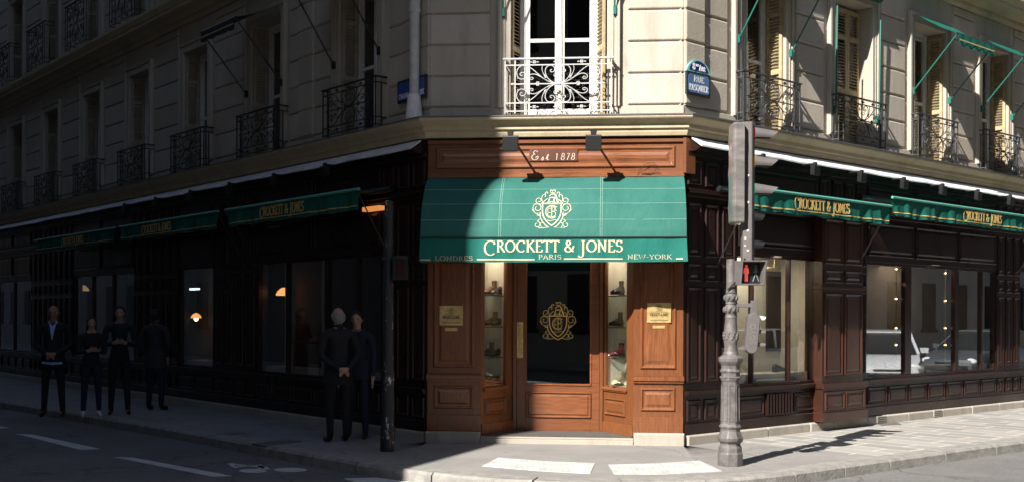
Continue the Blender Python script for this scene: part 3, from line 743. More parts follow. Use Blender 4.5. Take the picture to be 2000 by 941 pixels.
# --- door and splayed showcases
DP = -.65
dz0, dz1 = .10, 2.75
g0, g1 = x(1028, DP), x(1154, DP); gz0, gz1 = FF.Z(1090, 750, DP), 2.6
m = MB()
box(m, FF, D0, g0, dz0, dz1, DP - .05, DP); box(m, FF, g1, D1, dz0, dz1, DP - .05, DP)
box(m, FF, g0, g1, dz0, gz0, DP - .05, DP - .001); box(m, FF, g0, g1, gz1, dz1, DP - .05, DP - .001)
pz0, pz1 = FF.Z(1090, 815, DP), FF.Z(1090, 765, DP)
panel(m, FF, g0 - .01, g1 + .01, pz0, pz1, DP, .6)
for a, b, c_, d_ in ((g0 - .012, g0 + .01, gz0, gz1), (g1 - .01, g1 + .012, gz0, gz1), (g0, g1, gz0 - .012, gz0 + .012)): box(m, FF, a, b, c_, d_, DP, DP + .014)
door = m.build('door', WOODH, B, bevel=.002)
m = MB(); box(m, FF, g0, g1, gz0, gz1, DP - .028, DP - .022); m.build('pane', GLASSS, door)
m = MB(); hx = x(1016, DP); hz0, hz1 = FF.Z(1016, 698, DP), FF.Z(1016, 628, DP)
box(m, FF, hx - .042, hx + .042, hz0, hz1, DP, DP + .006); m.tube([FF.P(hx, DP + .005, hz1 - .05), FF.P(hx, DP + .045, hz1 - .055), FF.P(hx, DP + .05, (hz0 + hz1) / 2), FF.P(hx, DP + .045, hz0 + .17), FF.P(hx, DP + .005, hz0 + .165)], .011, 8)
m.lathe([(.0001, 0), (.012, 0), (.012, .006), (.0001, .006)], 10, FF.P(hx, DP + .008, hz0 + .1)); m.tube([FF.P(hx, DP + .005, hz0 + .10), FF.P(hx, DP + .012, hz0 + .10)], .014, 10)
m.build('handle', BRASS, door, smooth=True)
m = MB(); box(m, FF, D0 - .0, D0 + .0 + .001, .1, .11, DP, DP + .001)
# door frame posts and soffit of the recess
m = MB(); box(m, FF, D0 - .05, D0 - .004, .10, dz1, DP - .06, DP + .03); box(m, FF, D1 + .004, D1 + .05, .10, dz1, DP - .06, DP + .03); box(m, FF, A0 - .2, A1 + .2, dz1, dz1 + .06, -1.3, -.005); m.build('door_frame', WOOD, B, bevel=.003)
SL, sl_len = FF.sub((A0, -.02), (D0 - .05, DP)); SR_, sr_len = FF.sub((D1 + .05, DP), (A1, -.02))
boots = []
def showcase(F, L, gl0, gl1, side):
    z0, z1 = FF.Z(1000, 752, -.4), 2.7
    m = MB(); a, b = gl0, gl1
    box(m, F, 0, a, .10, dz1, -.05, 0); box(m, F, b, L, .10, dz1, -.05, 0); box(m, F, a, b, .10, z0, -.05, -.001); box(m, F, a, b, z1, dz1, -.05, -.001)
    box(m, F, a - .03, b + .03, z0 - .05, z0 - .015, 0, .035); box(m, F, a - .02, b + .02, z0 - .07, z0 - .05, 0, .02)
    panel(m, F, a + .01, b - .01, .34, z0 - .16, 0, .7); box(m, F, 0.01, L - .01, .10, .24, 0, .015)
    sc = m.build('showcase', WOOD, B, bevel=.002)
    m = MB(); box(m, F, a, b, z0, z1, -.028, -.023); m.build('pane', GLASSS, sc)
    m = MB(); dd = .34
    box(m, F, a - .03, b + .03, z0 - .01, z0, -dd, -.05); box(m, F, a - .03, b + .03, z0, z1, -dd - .01, -dd); box(m, F, a - .04, a - .03, z0, z1, -dd, -.05); box(m, F, b + .03, b + .04, z0, z1, -dd, -.05); box(m, F, a - .03, b + .03, z1, z1 + .01, -dd, -.05)
    m.build('lining', SHOPIN, sc)
    shelves = [FF.Z(1000, y, -.42) for y in (697, 637, 576)]
    m = MB()
    for z in shelves: box(m, F, a - .03, b + .03, z - .012, z, -dd, -.05)
    m.build('shelf', GLASS2, sc); m = MB()
    for z in shelves: box(m, F, a - .03, b + .03, z - .014, z + .001, -.06, -.048)
    m.build('shelf_edge', SHOPDK, sc)
    l = bpy.data.lights.new('showcase_lamp', 'AREA'); l.energy = 2.6; l.size = .2; l.color = (1, .86, .68)
    lo = bpy.data.objects.new('showcase_lamp', l); place(lo, Matrix.Translation(F.P((a + b) / 2, -.17, z1 - .03)), sc)
    m = MB(); mz = z1 - .022; box(m, F, (a + b) / 2 - .06, (a + b) / 2 + .06, mz, mz + .015, -.21, -.13); m.build('lamp', emis('showcase_lamp', (1, .8, .55), 6), sc)
    return [z0] + shelves
GLASS2 = glass_mat('shelf_glass', .06, (.85, .9, .88))
def sfor(F, px_): return F.S(px_)
lz = showcase(SL, sl_len, SL.S(947), SL.S(989), -1); rz = showcase(SR_, sr_len, SR_.S(1182), SR_.S(1224), 1)

# ------------------------------------------------------------------ shoes
LEATH = {k: mat(k + '_leather', c, .22, coat=.4, var=.25, scale=8) for k, c in (('dark_brown', (.045, .016, .010)), ('oxblood', (.07, .012, .010)), ('black', (.010, .010, .011)), ('tan', (.16, .055, .02)), ('navy', (.02, .022, .045)), ('cream', (.45, .36, .22)))}
SOLE = mat('sole', (.05, .03, .02), .5)
def boot(M, key, label, high=True):
    """x along the shoe (toe at +x), .28 long"""
    secs = [(-.01, .0, .055, .03), (.0, .0, .09, .034), (.05, .0, .10, .036), (.11, 0, .085, .037), (.17, 0, .062, .044), (.22, 0, .050, .045), (.26, 0, .036, .036), (.285, 0, .018, .015)]
    m = MB(); N = 12; loops = []
    for xx, y, h, wd in secs:
        loops.append([(xx, wd * math.sin(2 * math.pi * k / N), .018 + h * (.5 - .5 * math.cos(2 * math.pi * k / N))) for k in range(N)])
    m.loft(loops)
    hs = .17 if high else .09
    loops = []
    for z, xc, rx, ry in ((.05, .055, .062, .034), (.08, .045, .052, .034), (.11, .038, .042, .032), (hs * .85, .038, .042, .033), (hs, .036, .047, .036), (hs, .036, .040, .030), (hs - .03, .036, .038, .028)):
        loops.append([(xc + rx * math.cos(2 * math.pi * k / N), ry * math.sin(2 * math.pi * k / N), z) for k in range(N)])
    m.loft(loops)
    root = empty('boot', M, label, 'boot', 'boots on show behind the glass')
    m.build('upper', LEATH[key], root, M=M, smooth=True)
    m = MB(); out = [(-.012, 0), (0, .033), (.06, .034), (.11, .031), (.17, .045), (.22, .047), (.265, .036), (.29, .012)]
    ol = out + [(a, -b) for a, b in out[::-1] if b]
    m.loft([[(a, b, z) for a, b in ol] for z in (.008, .02)]); lbox(m, -.012, .065, -.03, .03, 0, .0085)
    m.build('sole', SOLE, root, M=M); return root
def atshelf(F, px_, p, z, yaw, key, label, high=True):
    s = F.S(px_, p); M = Matrix.Translation(F.P(s, p, z + .003)) @ Matrix.Rotation(R(yaw), 4, 'Z') @ Matrix.Diagonal((.9, .95, 1.15, 1)) @ Matrix.Translation((-.07, 0, 0)); return boot(M, key, label, high)
a, b = SL.S(947), SL.S(989)
def sp(F, a, b, t): return lerp(a, b, t)
atshelf(SL, 979, -.12, lz[3], 222, 'dark_brown', 'dark brown boot on the top shelf of the left showcase, nearer the door', True)
atshelf(SL, 962, -.20, lz[3], 222, 'tan', 'reddish tan boot on the top shelf of the left showcase, nearer the pilaster', True)
atshelf(SL, 982, -.12, lz[2], 222, 'black', 'black boot on the second shelf of the left showcase', True)
atshelf(SL, 964, -.20, lz[2], 222, 'tan', 'russet boot behind the black boot on the second shelf of the left showcase', True)
atshelf(SL, 958, -.12, lz[1], 230, 'black', 'black ankle boot on the third shelf of the left showcase', True)
atshelf(SL, 979, -.14, lz[1], 222, 'oxblood', 'oxblood boot on the third shelf of the left showcase', True)
atshelf(SL, 957, -.12, lz[0], 235, 'tan', 'small tan shoe on the floor of the left showcase', False)
atshelf(SL, 977, -.14, lz[0], 222, 'navy', 'navy boot on the floor of the left showcase', True)
a, b = SR_.S(1182), SR_.S(1224)
atshelf(SR_, 1211, -.13, rz[3], 228, 'black', 'black boot alone on the top shelf of the right showcase', True)
atshelf(SR_, 1209, -.13, rz[2], 225, 'black', 'black boot with a price card on the second shelf of the right showcase', True)
atshelf(SR_, 1211, -.13, rz[1], 205, 'oxblood', 'shiny oxblood boot on the third shelf of the right showcase', True)
atshelf(SR_, 1211, -.13, rz[0], 235, 'cream', 'cream boot on the sunlit floor of the right showcase', True)
CARD = mat('price_card', (.7, .68, .62), .7)
for k in (1, 2):
    m = MB(); cs = SR_.S(1191, -.10); box(m, SR_, cs - .03, cs + .03, rz[k], rz[k] + .085, -.105, -.10); tag(m.build('price_card', CARD, at=SR_.P(cs, -.1, rz[k])), 'small white price card on the %s shelf of the right showcase' % ('third', 'second')[k - 1], 'price card', 'price cards')

# ------------------------------------------------------------------ side shop windows with their interiors
SPOT = emis('spot_bulb', (1, .78, .5), 7)
def shopwin(F, a, b, muls, wood, inner, depth=.75, z0=SILL, z1=WTOP, top=None, ext=0):
    m = MB(); fw = .045
    box(m, F, a, a + fw, z0, z1, -.10, -.02); box(m, F, b - fw, b, z0, z1, -.10, -.02); box(m, F, a + fw, b - fw, z0, z0 + fw, -.10, -.021); box(m, F, a + fw, b - fw, z1 - fw, z1, -.10, -.021)
    for c, w_ in muls: box(m, F, c - w_ / 2, c + w_ / 2, z0 + fw, z1 - fw, -.10, -.0205)
    f = m.build('shop_window', wood, B, bevel=.003)
    m = MB(); box(m, F, a + .01, b - .01, z0 + .01, z1 - .01, -.063, -.058); m.build('pane', GLASSS, f)
    m = MB(); d = depth
    box(m, F, a - .05 - ext, b + .05, z0 - .02, z0, -d, -.10); box(m, F, a - .06 - ext, a - .05 - ext, z0, z1 + .1, -d, -.1); box(m, F, b + .05, b + .06, z0, z1 + .1, -d, -.1); box(m, F, a - .06 - ext, b + .06, z1 + .1, z1 + .12, -d, -.1)
    m.build('window_bay', inner, f)
    m = MB(); box(m, F, a - .06 - ext, b + .06, z0 - .02, z1 + .12, -d - .02, -d); m.build('backdrop', inner, f)
    return f
mA = [(FRr.S(1468, -.05), .03), (FRr.S(1540, -.05), .03)]
fA = shopwin(FRr, RA0, RA1, mA, WOODD, SHOPIN, .7)
# panelled screen with two dark doors at the back of window A, brass rail with picture lamps, display base
m = MB()
for a, b in ((FRr.S(1500, -.66), FRr.S(1528, -.66)), (FRr.S(1552, -.66), FRr.S(1580, -.66))): box(m, FRr, a, b, 1.15, 2.35, -.70, -.675)
m.build('dark_opening', SHOPDK, fA)
m = MB(); box(m, FRr, RA0 + .05, RA1 - .05, SILL, SILL + .16, -.5, -.14); m.build('display_base', SHOPIN, fA)
m = MB()
for px_ in (1512, 1572):
    s = FRr.S(px_, -.4); m.tube([FRr.P(s - .16, -.4, 2.38), FRr.P(s + .14, -.4, 2.38)], .012, 8); m.tube([FRr.P(s - .1, -.35, 2.42), FRr.P(s + .2, -.42, 2.42)], .006, 6); m.tube([FRr.P(s, -.4, 2.38), FRr.P(s, -.4, 2.6)], .005, 6)
m.build('brass_rail', BRASS, fA, smooth=True)
l = bpy.data.lights.new('window_lamp', 'AREA'); l.energy = 8; l.size = .6; l.color = (1, .86, .66); place(bpy.data.objects.new('window_lamp', l), Matrix.Translation(FRr.P((RA0 + RA1) / 2, -.35, 2.52)), fA)
def plaque_at(F, s, p, z, wd, h, lab, tilt=35):
    m = MB(); c = F.P(s, p, z); m.hexa([F.P(s - wd / 2, p, z), F.P(s + wd / 2, p, z), F.P(s + wd / 2, p - .008, z), F.P(s - wd / 2, p - .008, z), F.P(s - wd / 2, p - h * .6, z + h * .8), F.P(s + wd / 2, p - h * .6, z + h * .8), F.P(s + wd / 2, p - h * .6 - .008, z + h * .8), F.P(s - wd / 2, p - h * .6 - .008, z + h * .8)])
    return tag(m.build('stand_card', BRASS, at=c), lab, 'display card', 'gilt display cards in the shop windows')
plaque_at(FRr, FRr.S(1505, -.2), -.135, SILL + .05, .18, .10, 'gilt display card in the shop window behind the traffic signal')
def shoe_dark(F, s, p, z, lab, key='black', yaw=0):
    M = F.M(s, p, z) @ Matrix.Rotation(R(yaw), 4, 'Z'); return boot(M, key, lab, False)
shoe_dark(FRr, FRr.S(1520, -.3) - .1, -.3, SILL + .163, 'low black shoe on the white base of the window behind the traffic signal')
shoe_dark(FRr, FRr.S(1580, -.3) - .1, -.3, SILL + .163, 'low dark brown shoe at the right end of the window behind the traffic signal', 'dark_brown')
mBm = [(FRr.S(1771, -.05), .19), (FRr.S(1866, -.05), .13), (FRr.S(1915, -.05), .05)]
fB = shopwin(FRr, RB0, RB1, mBm, WOODD, SHOPBE, .9)
m = MB(); box(m, FRr, RB0 + .05, RB1 - .05, SILL, SILL + .15, -.55, -.14); m.build('display_base', SHOPIN, fB)
for px_, ys in ((1751, (525, 583, 640, 673)), (1847, (533, 587, 640, 673))):
    for y in ys:
        s, z = FRr.px(px_, y, -.14); m = MB(); m.ball(FRr.P(s, -.14, z), .0105, 10); bl_ = m.build('spot_bulb', SPOT, fB, smooth=True)
    m = MB(); s = FRr.S(px_, -.15); m.tube([FRr.P(s, -.155, SILL + .1), FRr.P(s, -.155, WTOP)], .006, 6)
    for y in ys:
        s, z = FRr.px(px_, y, -.14); m.loft([[FRr.P(s + .035 * math.cos(k * math.pi / 2), p, z + .035 * math.sin(k * math.pi / 2)) for k in range(4)] for p in (-.165, -.158)])
    m.build('lamp_rod', BRASS, fB)
l = bpy.data.lights.new('window_lamp', 'AREA'); l.energy = 3.5; l.size = .9; l.color = (1, .8, .58); place(bpy.data.objects.new('window_lamp', l), Matrix.Translation(FRr.P((RB0 + RB1) / 2, -.5, 2.55)), fB)
for px_, lb in ((1708, 'gilt display card at the left end of the three-light shop window'), (1811, 'gilt display card in the middle of the three-light shop window'), (1900, 'gilt display card at the right end of the three-light shop window')): plaque_at(FRr, FRr.S(px_, -.2), -.135, SILL + .04, .12, .12, lb)
for px_, lb, kk_ in ((1730, 'black shoe on the base behind the first light of the three-light shop window', 'black'), (1830, 'dark brown shoe on the base behind the middle light of the three-light shop window', 'dark_brown'), (1925, 'black shoe at the far end of the three-light shop window', 'black')):
    shoe_dark(FRr, FRr.S(px_, -.35), -.35, SILL + .153, lb, kk_)
fd = shopwin(FRr, opsR[2][0], opsR[2][1], [], mat('blue_grey_door_paint', (.06, .08, .12), .5), SHOPDK, .7, .2)
shopwin(FRr, opsR[3][0], opsR[3][1], [((opsR[3][0] + opsR[3][1]) / 2, .06)], WOODD, SHOPBE, .8)
GREYW = mat('grey_window_paint', (.22, .22, .23), .5, var=.1)
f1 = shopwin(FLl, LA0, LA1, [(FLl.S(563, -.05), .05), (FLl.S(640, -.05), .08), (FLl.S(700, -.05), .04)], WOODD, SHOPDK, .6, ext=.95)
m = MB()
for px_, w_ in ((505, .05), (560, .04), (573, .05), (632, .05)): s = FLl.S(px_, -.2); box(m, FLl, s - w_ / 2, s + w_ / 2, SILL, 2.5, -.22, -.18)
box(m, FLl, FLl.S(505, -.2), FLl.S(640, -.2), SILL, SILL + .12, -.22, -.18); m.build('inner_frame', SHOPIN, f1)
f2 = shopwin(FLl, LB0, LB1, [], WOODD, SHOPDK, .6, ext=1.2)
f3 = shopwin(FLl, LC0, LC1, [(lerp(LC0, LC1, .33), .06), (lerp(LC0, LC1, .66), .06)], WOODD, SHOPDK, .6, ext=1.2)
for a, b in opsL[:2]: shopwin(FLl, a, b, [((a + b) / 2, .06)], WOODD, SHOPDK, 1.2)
for f_, F, s0, s1 in ((f2, FLl, LB0, LB1), (f1, FLl, LA0, LA1)):
    m = MB(); box(m, F, s0 + .05, s1 - .05, SILL, SILL + .12, -.5, -.16); m.build('display_base', SHOPIN, f_)
plaque_at(FLl, FLl.S(405, -.2), -.15, SILL + .03, .16, .13, 'gilt display card in the narrow dark window in the shade'); plaque_at(FLl, FLl.S(625, -.2), -.15, SILL + .03, .16, .13, 'gilt display card beside the standing man in the shaded window')
# pendant lamps inside
WARM = emis('warm_bulb', (1, .55, .2), 6); WARM2 = emis('warm_shade', (1, .42, .12), .9); COLD = emis('cold_tube', (.8, .9, 1), 1.6)
def pendant(F, px_, y, p, r, label, shade, bulb=True):
    s, z = F.px(px_, y, p); M = Matrix.Translation(F.P(s, p, z)); root = empty('pendant_lamp', M, label, 'lamp', 'warm pendant lamps in the shaded shop windows')
    m = MB(); m.lathe([(r * .1, r * .9), (r * .35, r * .85), (r * .8, r * .45), (r, 0), (r * .95, -.005), (r * .72, r * .4), (r * .3, r * .75), (r * .08, r * .8)], 20)
    m.build('lamp_shade', shade, root, M=M, smooth=True)
    m = MB(); m.tube([(0, 0, r * .85), (0, 0, 2.62 - z)], .005, 5); m.build('cord', BLACKM, root, M=M)
    if bulb: m = MB(); m.ball((0, 0, -r * .22), r * .42, 12); m.build('bulb', WARM, root, M=M, smooth=True)
pendant(FLl, 555, 576, -.33, .14, 'dim orange dome pendant lamp in the shaded window left of the standing man', WARM2, False)
pendant(FLl, 383, 620, -.33, .10, 'glowing pendant lamp in the narrow shaded window', WARM2)
pendant(FLl, 162, 567, -.33, .14, 'dim pendant lamp in the far shaded window above the people', emis('dim_shade', (1, .6, .3), .25), False)
m = MB(); s, z = FLl.px(380, 564, -.33); box(m, FLl, s - .16, s + .16, z - .018, z + .018, -.36, -.30); tag(m.build('tube_light', COLD, at=FLl.P(s, -.33, z)), 'short white tube light above the glowing lamp in the narrow shaded window', 'light')
m = MB(); s, z = FLl.px(360, 672, -.3); m.ball(FLl.P(s, -.3, z), .022, 8); tag(m.build('small_lamp', emis('small_lamp', (1, .85, .6), 8), at=FLl.P(s, -.3, z), smooth=True), 'tiny bright lamp low in the narrow shaded window', 'lamp')
m = MB(); s, z = FLl.px(725, 408, .1); box(m, FLl, s - .2, s + .22, z - .03, z + .03, .02, .12); tag(m.build('soffit_light', emis('orange_glow', (1, .35, .08), .3), at=FLl.P(s, .05, z)), 'orange glowing light strip under the shaded awning beside the black post', 'light')

# ------------------------------------------------------------------ lettering and emblem as thin ribbons
def arc(cx, cy, rx, ry, a0, a1, n=14): return [(cx + rx * math.cos(R(lerp(a0, a1, i / n))), cy + ry * math.sin(R(lerp(a0, a1, i / n)))) for i in range(n + 1)]
def G():
    g = {}
    def sf(x, y, w=.11): return ('s', [(x - w, y), (x + w, y)])
    g['I'] = (.36, [[(.18, 0), (.18, 1)], [(.06, 0), (.30, 0)], [(.06, 1), (.30, 1)]])
    g['L'] = (.62, [[(.16, 0), (.16, 1)], [(.05, 1), (.28, 1)], [(.05, 0), (.58, 0), (.60, .2)]])
    g['E'] = (.64, [[(.16, 0), (.16, 1)], [(.05, 1), (.56, 1), (.57, .82)], [(.16, .52), (.46, .52)], [(.05, 0), (.58, 0), (.60, .2)]])
    g['T'] = (.68, [[(.34, 0), (.34, 1)], [(.03, .84), (.05, 1), (.63, 1), (.65, .84)], [(.22, 0), (.46, 0)]])
    g['H'] = (.82, [[(.16, 0), (.16, 1)], [(.66, 0), (.66, 1)], [(.16, .52), (.66, .52)], [(.05, 0), (.27, 0)], [(.05, 1), (.27, 1)], [(.55, 0), (.77, 0)], [(.55, 1), (.77, 1)]])
    g['K'] = (.76, [[(.16, 0), (.16, 1)], [(.62, 1.0), (.18, .45)], [(.30, .58), (.70, .0)], [(.05, 0), (.27, 0)], [(.05, 1), (.27, 1)], [(.52, 1), (.74, 1)], [(.60, 0), (.80, 0)]])
    g['R'] = (.72, [[(.16, 0), (.16, 1)], [(.05, 1), (.30, 1)] + arc(.32, .76, .22, .24, 90, -90) + [(.16, .52)], [(.34, .52), (.68, .0), (.76, 0)], [(.05, 0), (.27, 0)]])
    g['P'] = (.62, [[(.16, 0), (.16, 1)], [(.05, 1), (.30, 1)] + arc(.32, .75, .22, .25, 90, -90) + [(.16, .50)], [(.05, 0), (.27, 0)]])
    g['D'] = (.80, [[(.16, 0), (.16, 1)], [(.05, 1), (.30, 1)] + arc(.30, .5, .42, .5, 90, -90) + [(.05, 0)]])
    g['B'] = (.66, [[(.16, 0), (.16, 1)], [(.05, 1), (.30, 1)] + arc(.30, .77, .20, .23, 90, -90) + [(.16, .54)], [(.30, .54)] + arc(.32, .27, .24, .27, 90, -90) + [(.05, 0)]])
    g['C'] = (.82, [arc(.46, .5, .38, .50, 48, 312, 22), [(.70, .98), (.72, .74)]])
    g['O'] = (.90, [arc(.45, .5, .38, .50, 90, 450, 28)])
    g['Q'] = (.90, [arc(.45, .5, .38, .50, 90, 450, 28), [(.45, .05), (.62, -.15), (.85, -.18)]])
    g['G'] = (.86, [arc(.46, .5, .38, .50, 48, 340, 22), [(.78, .0 + .1), (.78, .44)], [(.62, .44), (.90, .44)]])
    g['U'] = (.80, [[(.16, 1), (.16, .32)] + arc(.40, .32, .24, .32, 180, 360)[1:] + [(.64, 1)], [(.05, 1), (.27, 1)], [(.54, 1), (.75, 1)]])
    g['J'] = (.44, [[(.26, 1), (.26, .05)] + arc(.08, .02, .18, .24, 0, -150, 10), [(.12, 1), (.40, 1)]])
    g['N'] = (.84, [[(.16, 0), (.16, 1), (.68, .0), (.68, 1)], [(.05, 0), (.27, 0)], [(.02, 1), (.18, 1)], [(.56, 1), (.80, 1)]])
    g['A'] = (.78, [[(.08, 0), (.38, 1), (.70, 0)], [(.20, .36), (.58, .36)], [(-.01, 0), (.18, 0)], [(.58, 0), (.80, 0)]])
    g['V'] = (.78, [[(.08, 1), (.39, 0), (.70, 1)], [(-.01, 1), (.18, 1)], [(.60, 1), (.79, 1)]])
    g['W'] = (1.06, [[(.08, 1), (.32, 0), (.53, .95), (.76, 0), (.98, 1)], [(-.01, 1), (.18, 1)], [(.88, 1), (1.07, 1)]])
    g['Y'] = (.72, [[(.06, 1), (.36, .48), (.66, 1)], [(.36, .48), (.36, 0)], [(.24, 0), (.48, 0)], [(-.02, 1), (.16, 1)], [(.56, 1), (.74, 1)]])
    g['M'] = (.95, [[(.14, 0), (.14, 1), (.47, .1), (.80, 1), (.80, 0)], [(.03, 0), (.25, 0)], [(.69, 0), (.91, 0)]])
    g['S'] = (.62, [arc(.31, .75, .22, .25, 30, 262, 12) + arc(.31, .26, .24, .26, 82, -152, 12), [(.50, .99), (.50, .78)]])
    g['&'] = (.86, [[(.80, .52), (.66, .18), (.40, 0)] + arc(.32, .24, .25, .24, 270, 120, 9) + [(.42, .66)] + arc(.34, .80, .16, .20, -20, 230, 9) + [(.30, .52), (.76, .0)]])
    g['-'] = (.40, [[(.05, .42), (.35, .42)]])
    g['1'] = (.40, [[(.06, .82), (.22, 1), (.22, 0)]])
    g['7'] = (.52, [[(.06, .96), (.48, 1), (.20, 0)]])
    g['8'] = (.56, [arc(.28, .76, .19, .24, 270, 630, 16), arc(.28, .26, .23, .26, 90, 450, 16)])
    g['5'] = (.56, [[(.46, 1), (.14, 1), (.11, .55)] + arc(.26, .33, .22, .32, 120, -140, 12)])
    g['e'] = (.5, [[(.10, .34), (.42, .38)] + arc(.27, .32, .18, .30, 20, 320, 12)]); g['m'] = (.8, [[(.1, 0), (.1, .6)], [(.1, .4), (.25, .6), (.38, .5), (.38, 0)], [(.38, .42), (.52, .6), (.66, .5), (.66, 0)]])
    g['r'] = (.42, [[(.12, 0), (.12, .6)], [(.12, .4), (.24, .58), (.38, .56)]])
    g['s'] = (.42, [[(.0, .05), (.26, .60)] + arc(.20, .2, .16, .22, 60, -150, 8)])
    g['t'] = (.40, [[(-.08, .1), (.22, .9), (.12, .2), (.2, .0), (.34, .08)], [(.06, .58), (.36, .62)]])
    g['Ɛ'] = (.85, [arc(.42, .80, .22, .18, 20, 265, 14) + arc(.40, .32, .34, .30, 100, 380, 22) + [(.48, .30), (.52, .22)]])
    g[' '] = (.36, [])
    return g
GL = G()
def ribbon(m, pts, wfn, mapf, h=.003, close=False):
    n = len(pts); L = []; Rr = []
    for i, p in enumerate(pts):
        a = pts[max(i - 1, 0)]; b = pts[min(i + 1, n - 1)]; dx, dy = b[0] - a[0], b[1] - a[1]; d = math.hypot(dx, dy) or 1
        w_ = wfn(abs(dy) / d, i / (n - 1)) / 2; nx, ny = -dy / d * w_, dx / d * w_; L.append((p[0] + nx, p[1] + ny)); Rr.append((p[0] - nx, p[1] - ny))
    loops = [[mapf(L[i][0], L[i][1], 0), mapf(Rr[i][0], Rr[i][1], 0), mapf(Rr[i][0], Rr[i][1], h), mapf(L[i][0], L[i][1], h)] for i in range(n)]
    m.loft(loops)
def dens(pts, step):
    o = [pts[0]]
    for a, b in zip(pts, pts[1:]):
        d = math.hypot(b[0] - a[0], b[1] - a[1]); k = max(1, int(d / step))
        for i in range(1, k + 1): o.append((lerp(a[0], b[0], i / k), lerp(a[1], b[1], i / k)))
    return o
def text(m, s, x0, y0, h, mapf, width=None, thick=.15, thin=.06, big={}, gap=.06, off=.003, step=.03, slant=0):
    tot = sum(GL[c][0] * big.get(i, 1) + gap for i, c in enumerate(s)) * h - gap * h; sx = (width / tot) if width else 1
    x_ = x0
    for i, c in enumerate(s):
        bgf = big.get(i, 1); adv, strokes = GL[c]; hh = h * bgf; yb = y0 - (hh - h) * (1 if c in 'CJ' else 0)
        for st in strokes:
            P = [(x_ + (a * hh + b * hh * slant) * sx, yb + b * hh) for a, b in st]
            ribbon(m, dens(P, step), lambda v, t: h * (thin + (thick - thin) * v * (1 if len(st) else 1)), mapf, off)
        x_ += (adv * bgf + gap) * h * sx
def emblem(m, cx, cy, H, mapf, off=.003, wk=1.0):
    """shield with monogram, helm and scrolled mantling; H = full height, origin at centre"""
    S = H; W_ = lambda k: (lambda v, t: k * S * wk)
    def st(pts, k=.02, mirror=False):
        for sg in ((1, -1) if mirror else (1,)):
            ribbon(m, dens([(cx + sg * a * S, cy + b * S) for a, b in pts], .012 + S * .01), W_(k), mapf, off)
    # shield, outer and inner line
    st([(-.235, .16), (-.235, .0)] + bez((-.235, 0), (-.235, -.22), (-.10, -.34), (0, -.40)) + bez((0, -.40), (.10, -.34), (.235, -.22), (.235, 0)) + [(.235, .16)], .030)
    st([(-.30, -.10)] + bez((-.28, -.20), (-.22, -.36), (-.10, -.44), (0, -.485)) + bez((0, -.485), (.10, -.44), (.22, -.36), (.28, -.20)) + [(.30, -.10)], .024)
    st([(-.27, .165), (.27, .165)], .034)
    # helm
    st([(-.10, .19), (-.06, .33), (.06, .33), (.03, .19)], .030); st([(.07, .42), (.15, .19)], .040); st(bez((-.08, .36), (-.05, .43), (.05, .44), (.08, .40)), .02); st([(-.24, .19), (-.12, .30)], .018); st([(.26, .19), (.16, .28)], .018)
    st(bez((-.12, .19), (-.05, .225), (.05, .225), (.10, .19)), .018)
    # crest leaf
    st(bez((-.05, .49), (-.08, .55), (-.02, .56), (0, .50)) , .018); st(bez((.0, .50), (.02, .56), (.10, .56), (.06, .47)), .018); st([(-.05, .46), (.05, .45)], .022)
    # monogram ring and letters
    st(arc(0, -.05, .155, .165, 50, 310, 20), .020); st(arc(0.0, -.05, .125, .135, 55, 305, 18), .010)
    st([(0, .12), (0, -.22)], .018); st(arc(.03, .02, .055, .06, 200, 500, 10), .014); st(arc(.03, -.11, .07, .07, 230, 480, 10), .014); st(arc(-.05, -.02, .05, .055, 60, 300, 9), .012); st(arc(-.05, -.12, .05, .05, 60, 300, 9), .012)
    st(bez((.13, .08), (.05, .06), (.06, -.02), (.13, -.02)), .012); st(bez((-.11, -.25), (-.04, -.34), (.06, -.22), (.12, -.26)), .014)
    # mantling scrolls both sides
    for (x_, y_, r, a0, a1) in ((.33, .25, .085, -60, 300), (.36, .05, .11, 60, 420), (.33, -.11, .06, 120, 440), (.36, -.38, .085, 100, 460), (.20, .36, .06, -20, 250), (.14, .45, .045, -40, 230)):
        pts = [(x_ + r * (1 - .62 * i / 18) * math.cos(R(lerp(a0, a1, i / 18))), y_ + r * (1 - .62 * i / 18) * math.sin(R(lerp(a0, a1, i / 18)))) for i in range(19)]
        st(pts, .015, True)
    st(bez((.24, .20), (.30, .36), (.24, .42), (.16, .42)), .014, True); st(bez((.28, .14), (.46, .22), (.52, .06), (.44, -.04)), .014, True); st(bez((.27, -.14), (.40, -.12), (.46, -.04), (.50, .02)), .012, True)
    st(bez((.10, -.44), (.20, -.47), (.28, -.47), (.33, -.455)), .014, True); st(bez((.22, -.33), (.28, -.30), (.30, -.42), (.24, -.44)), .012, True); st([(.30, -.24), (.36, -.30)], .014, True)

# ------------------------------------------------------------------ front awning
AP = [(.0, 3.47), (.16, 3.40), (.29, 3.29), (.41, 3.16), (.50, 3.02), (.565, 2.87), (.60, 2.74), (.615, 2.645)]
aw0, aw1 = x(836), x(1334) + .0
def awn_at(z):   # p for a given z
    for (p0, z0_), (p1, z1_) in zip(AP, AP[1:]):
        if z <= z0_ and z >= z1_: t = (z0_ - z) / (z0_ - z1_); return lerp(p0, p1, t), Vector((z0_ - z1_, p1 - p0)).normalized()
    return (AP[0][0], Vector((1, 0))) if z > AP[0][1] else (AP[-1][0], Vector((1, 0)))
APs = [tuple(v) for v in cat([Vector(a) for a in AP], 3)]
def awn_p(z):
    for (p0, z0_), (p1, z1_) in zip(APs, APs[1:]):
        if z <= z0_ and z >= z1_: return lerp(p0, p1, (z0_ - z) / (z0_ - z1_ + 1e-9)), Vector((z0_ - z1_, p1 - p0)).normalized()
    return APs[-1][0], Vector((1, 0))
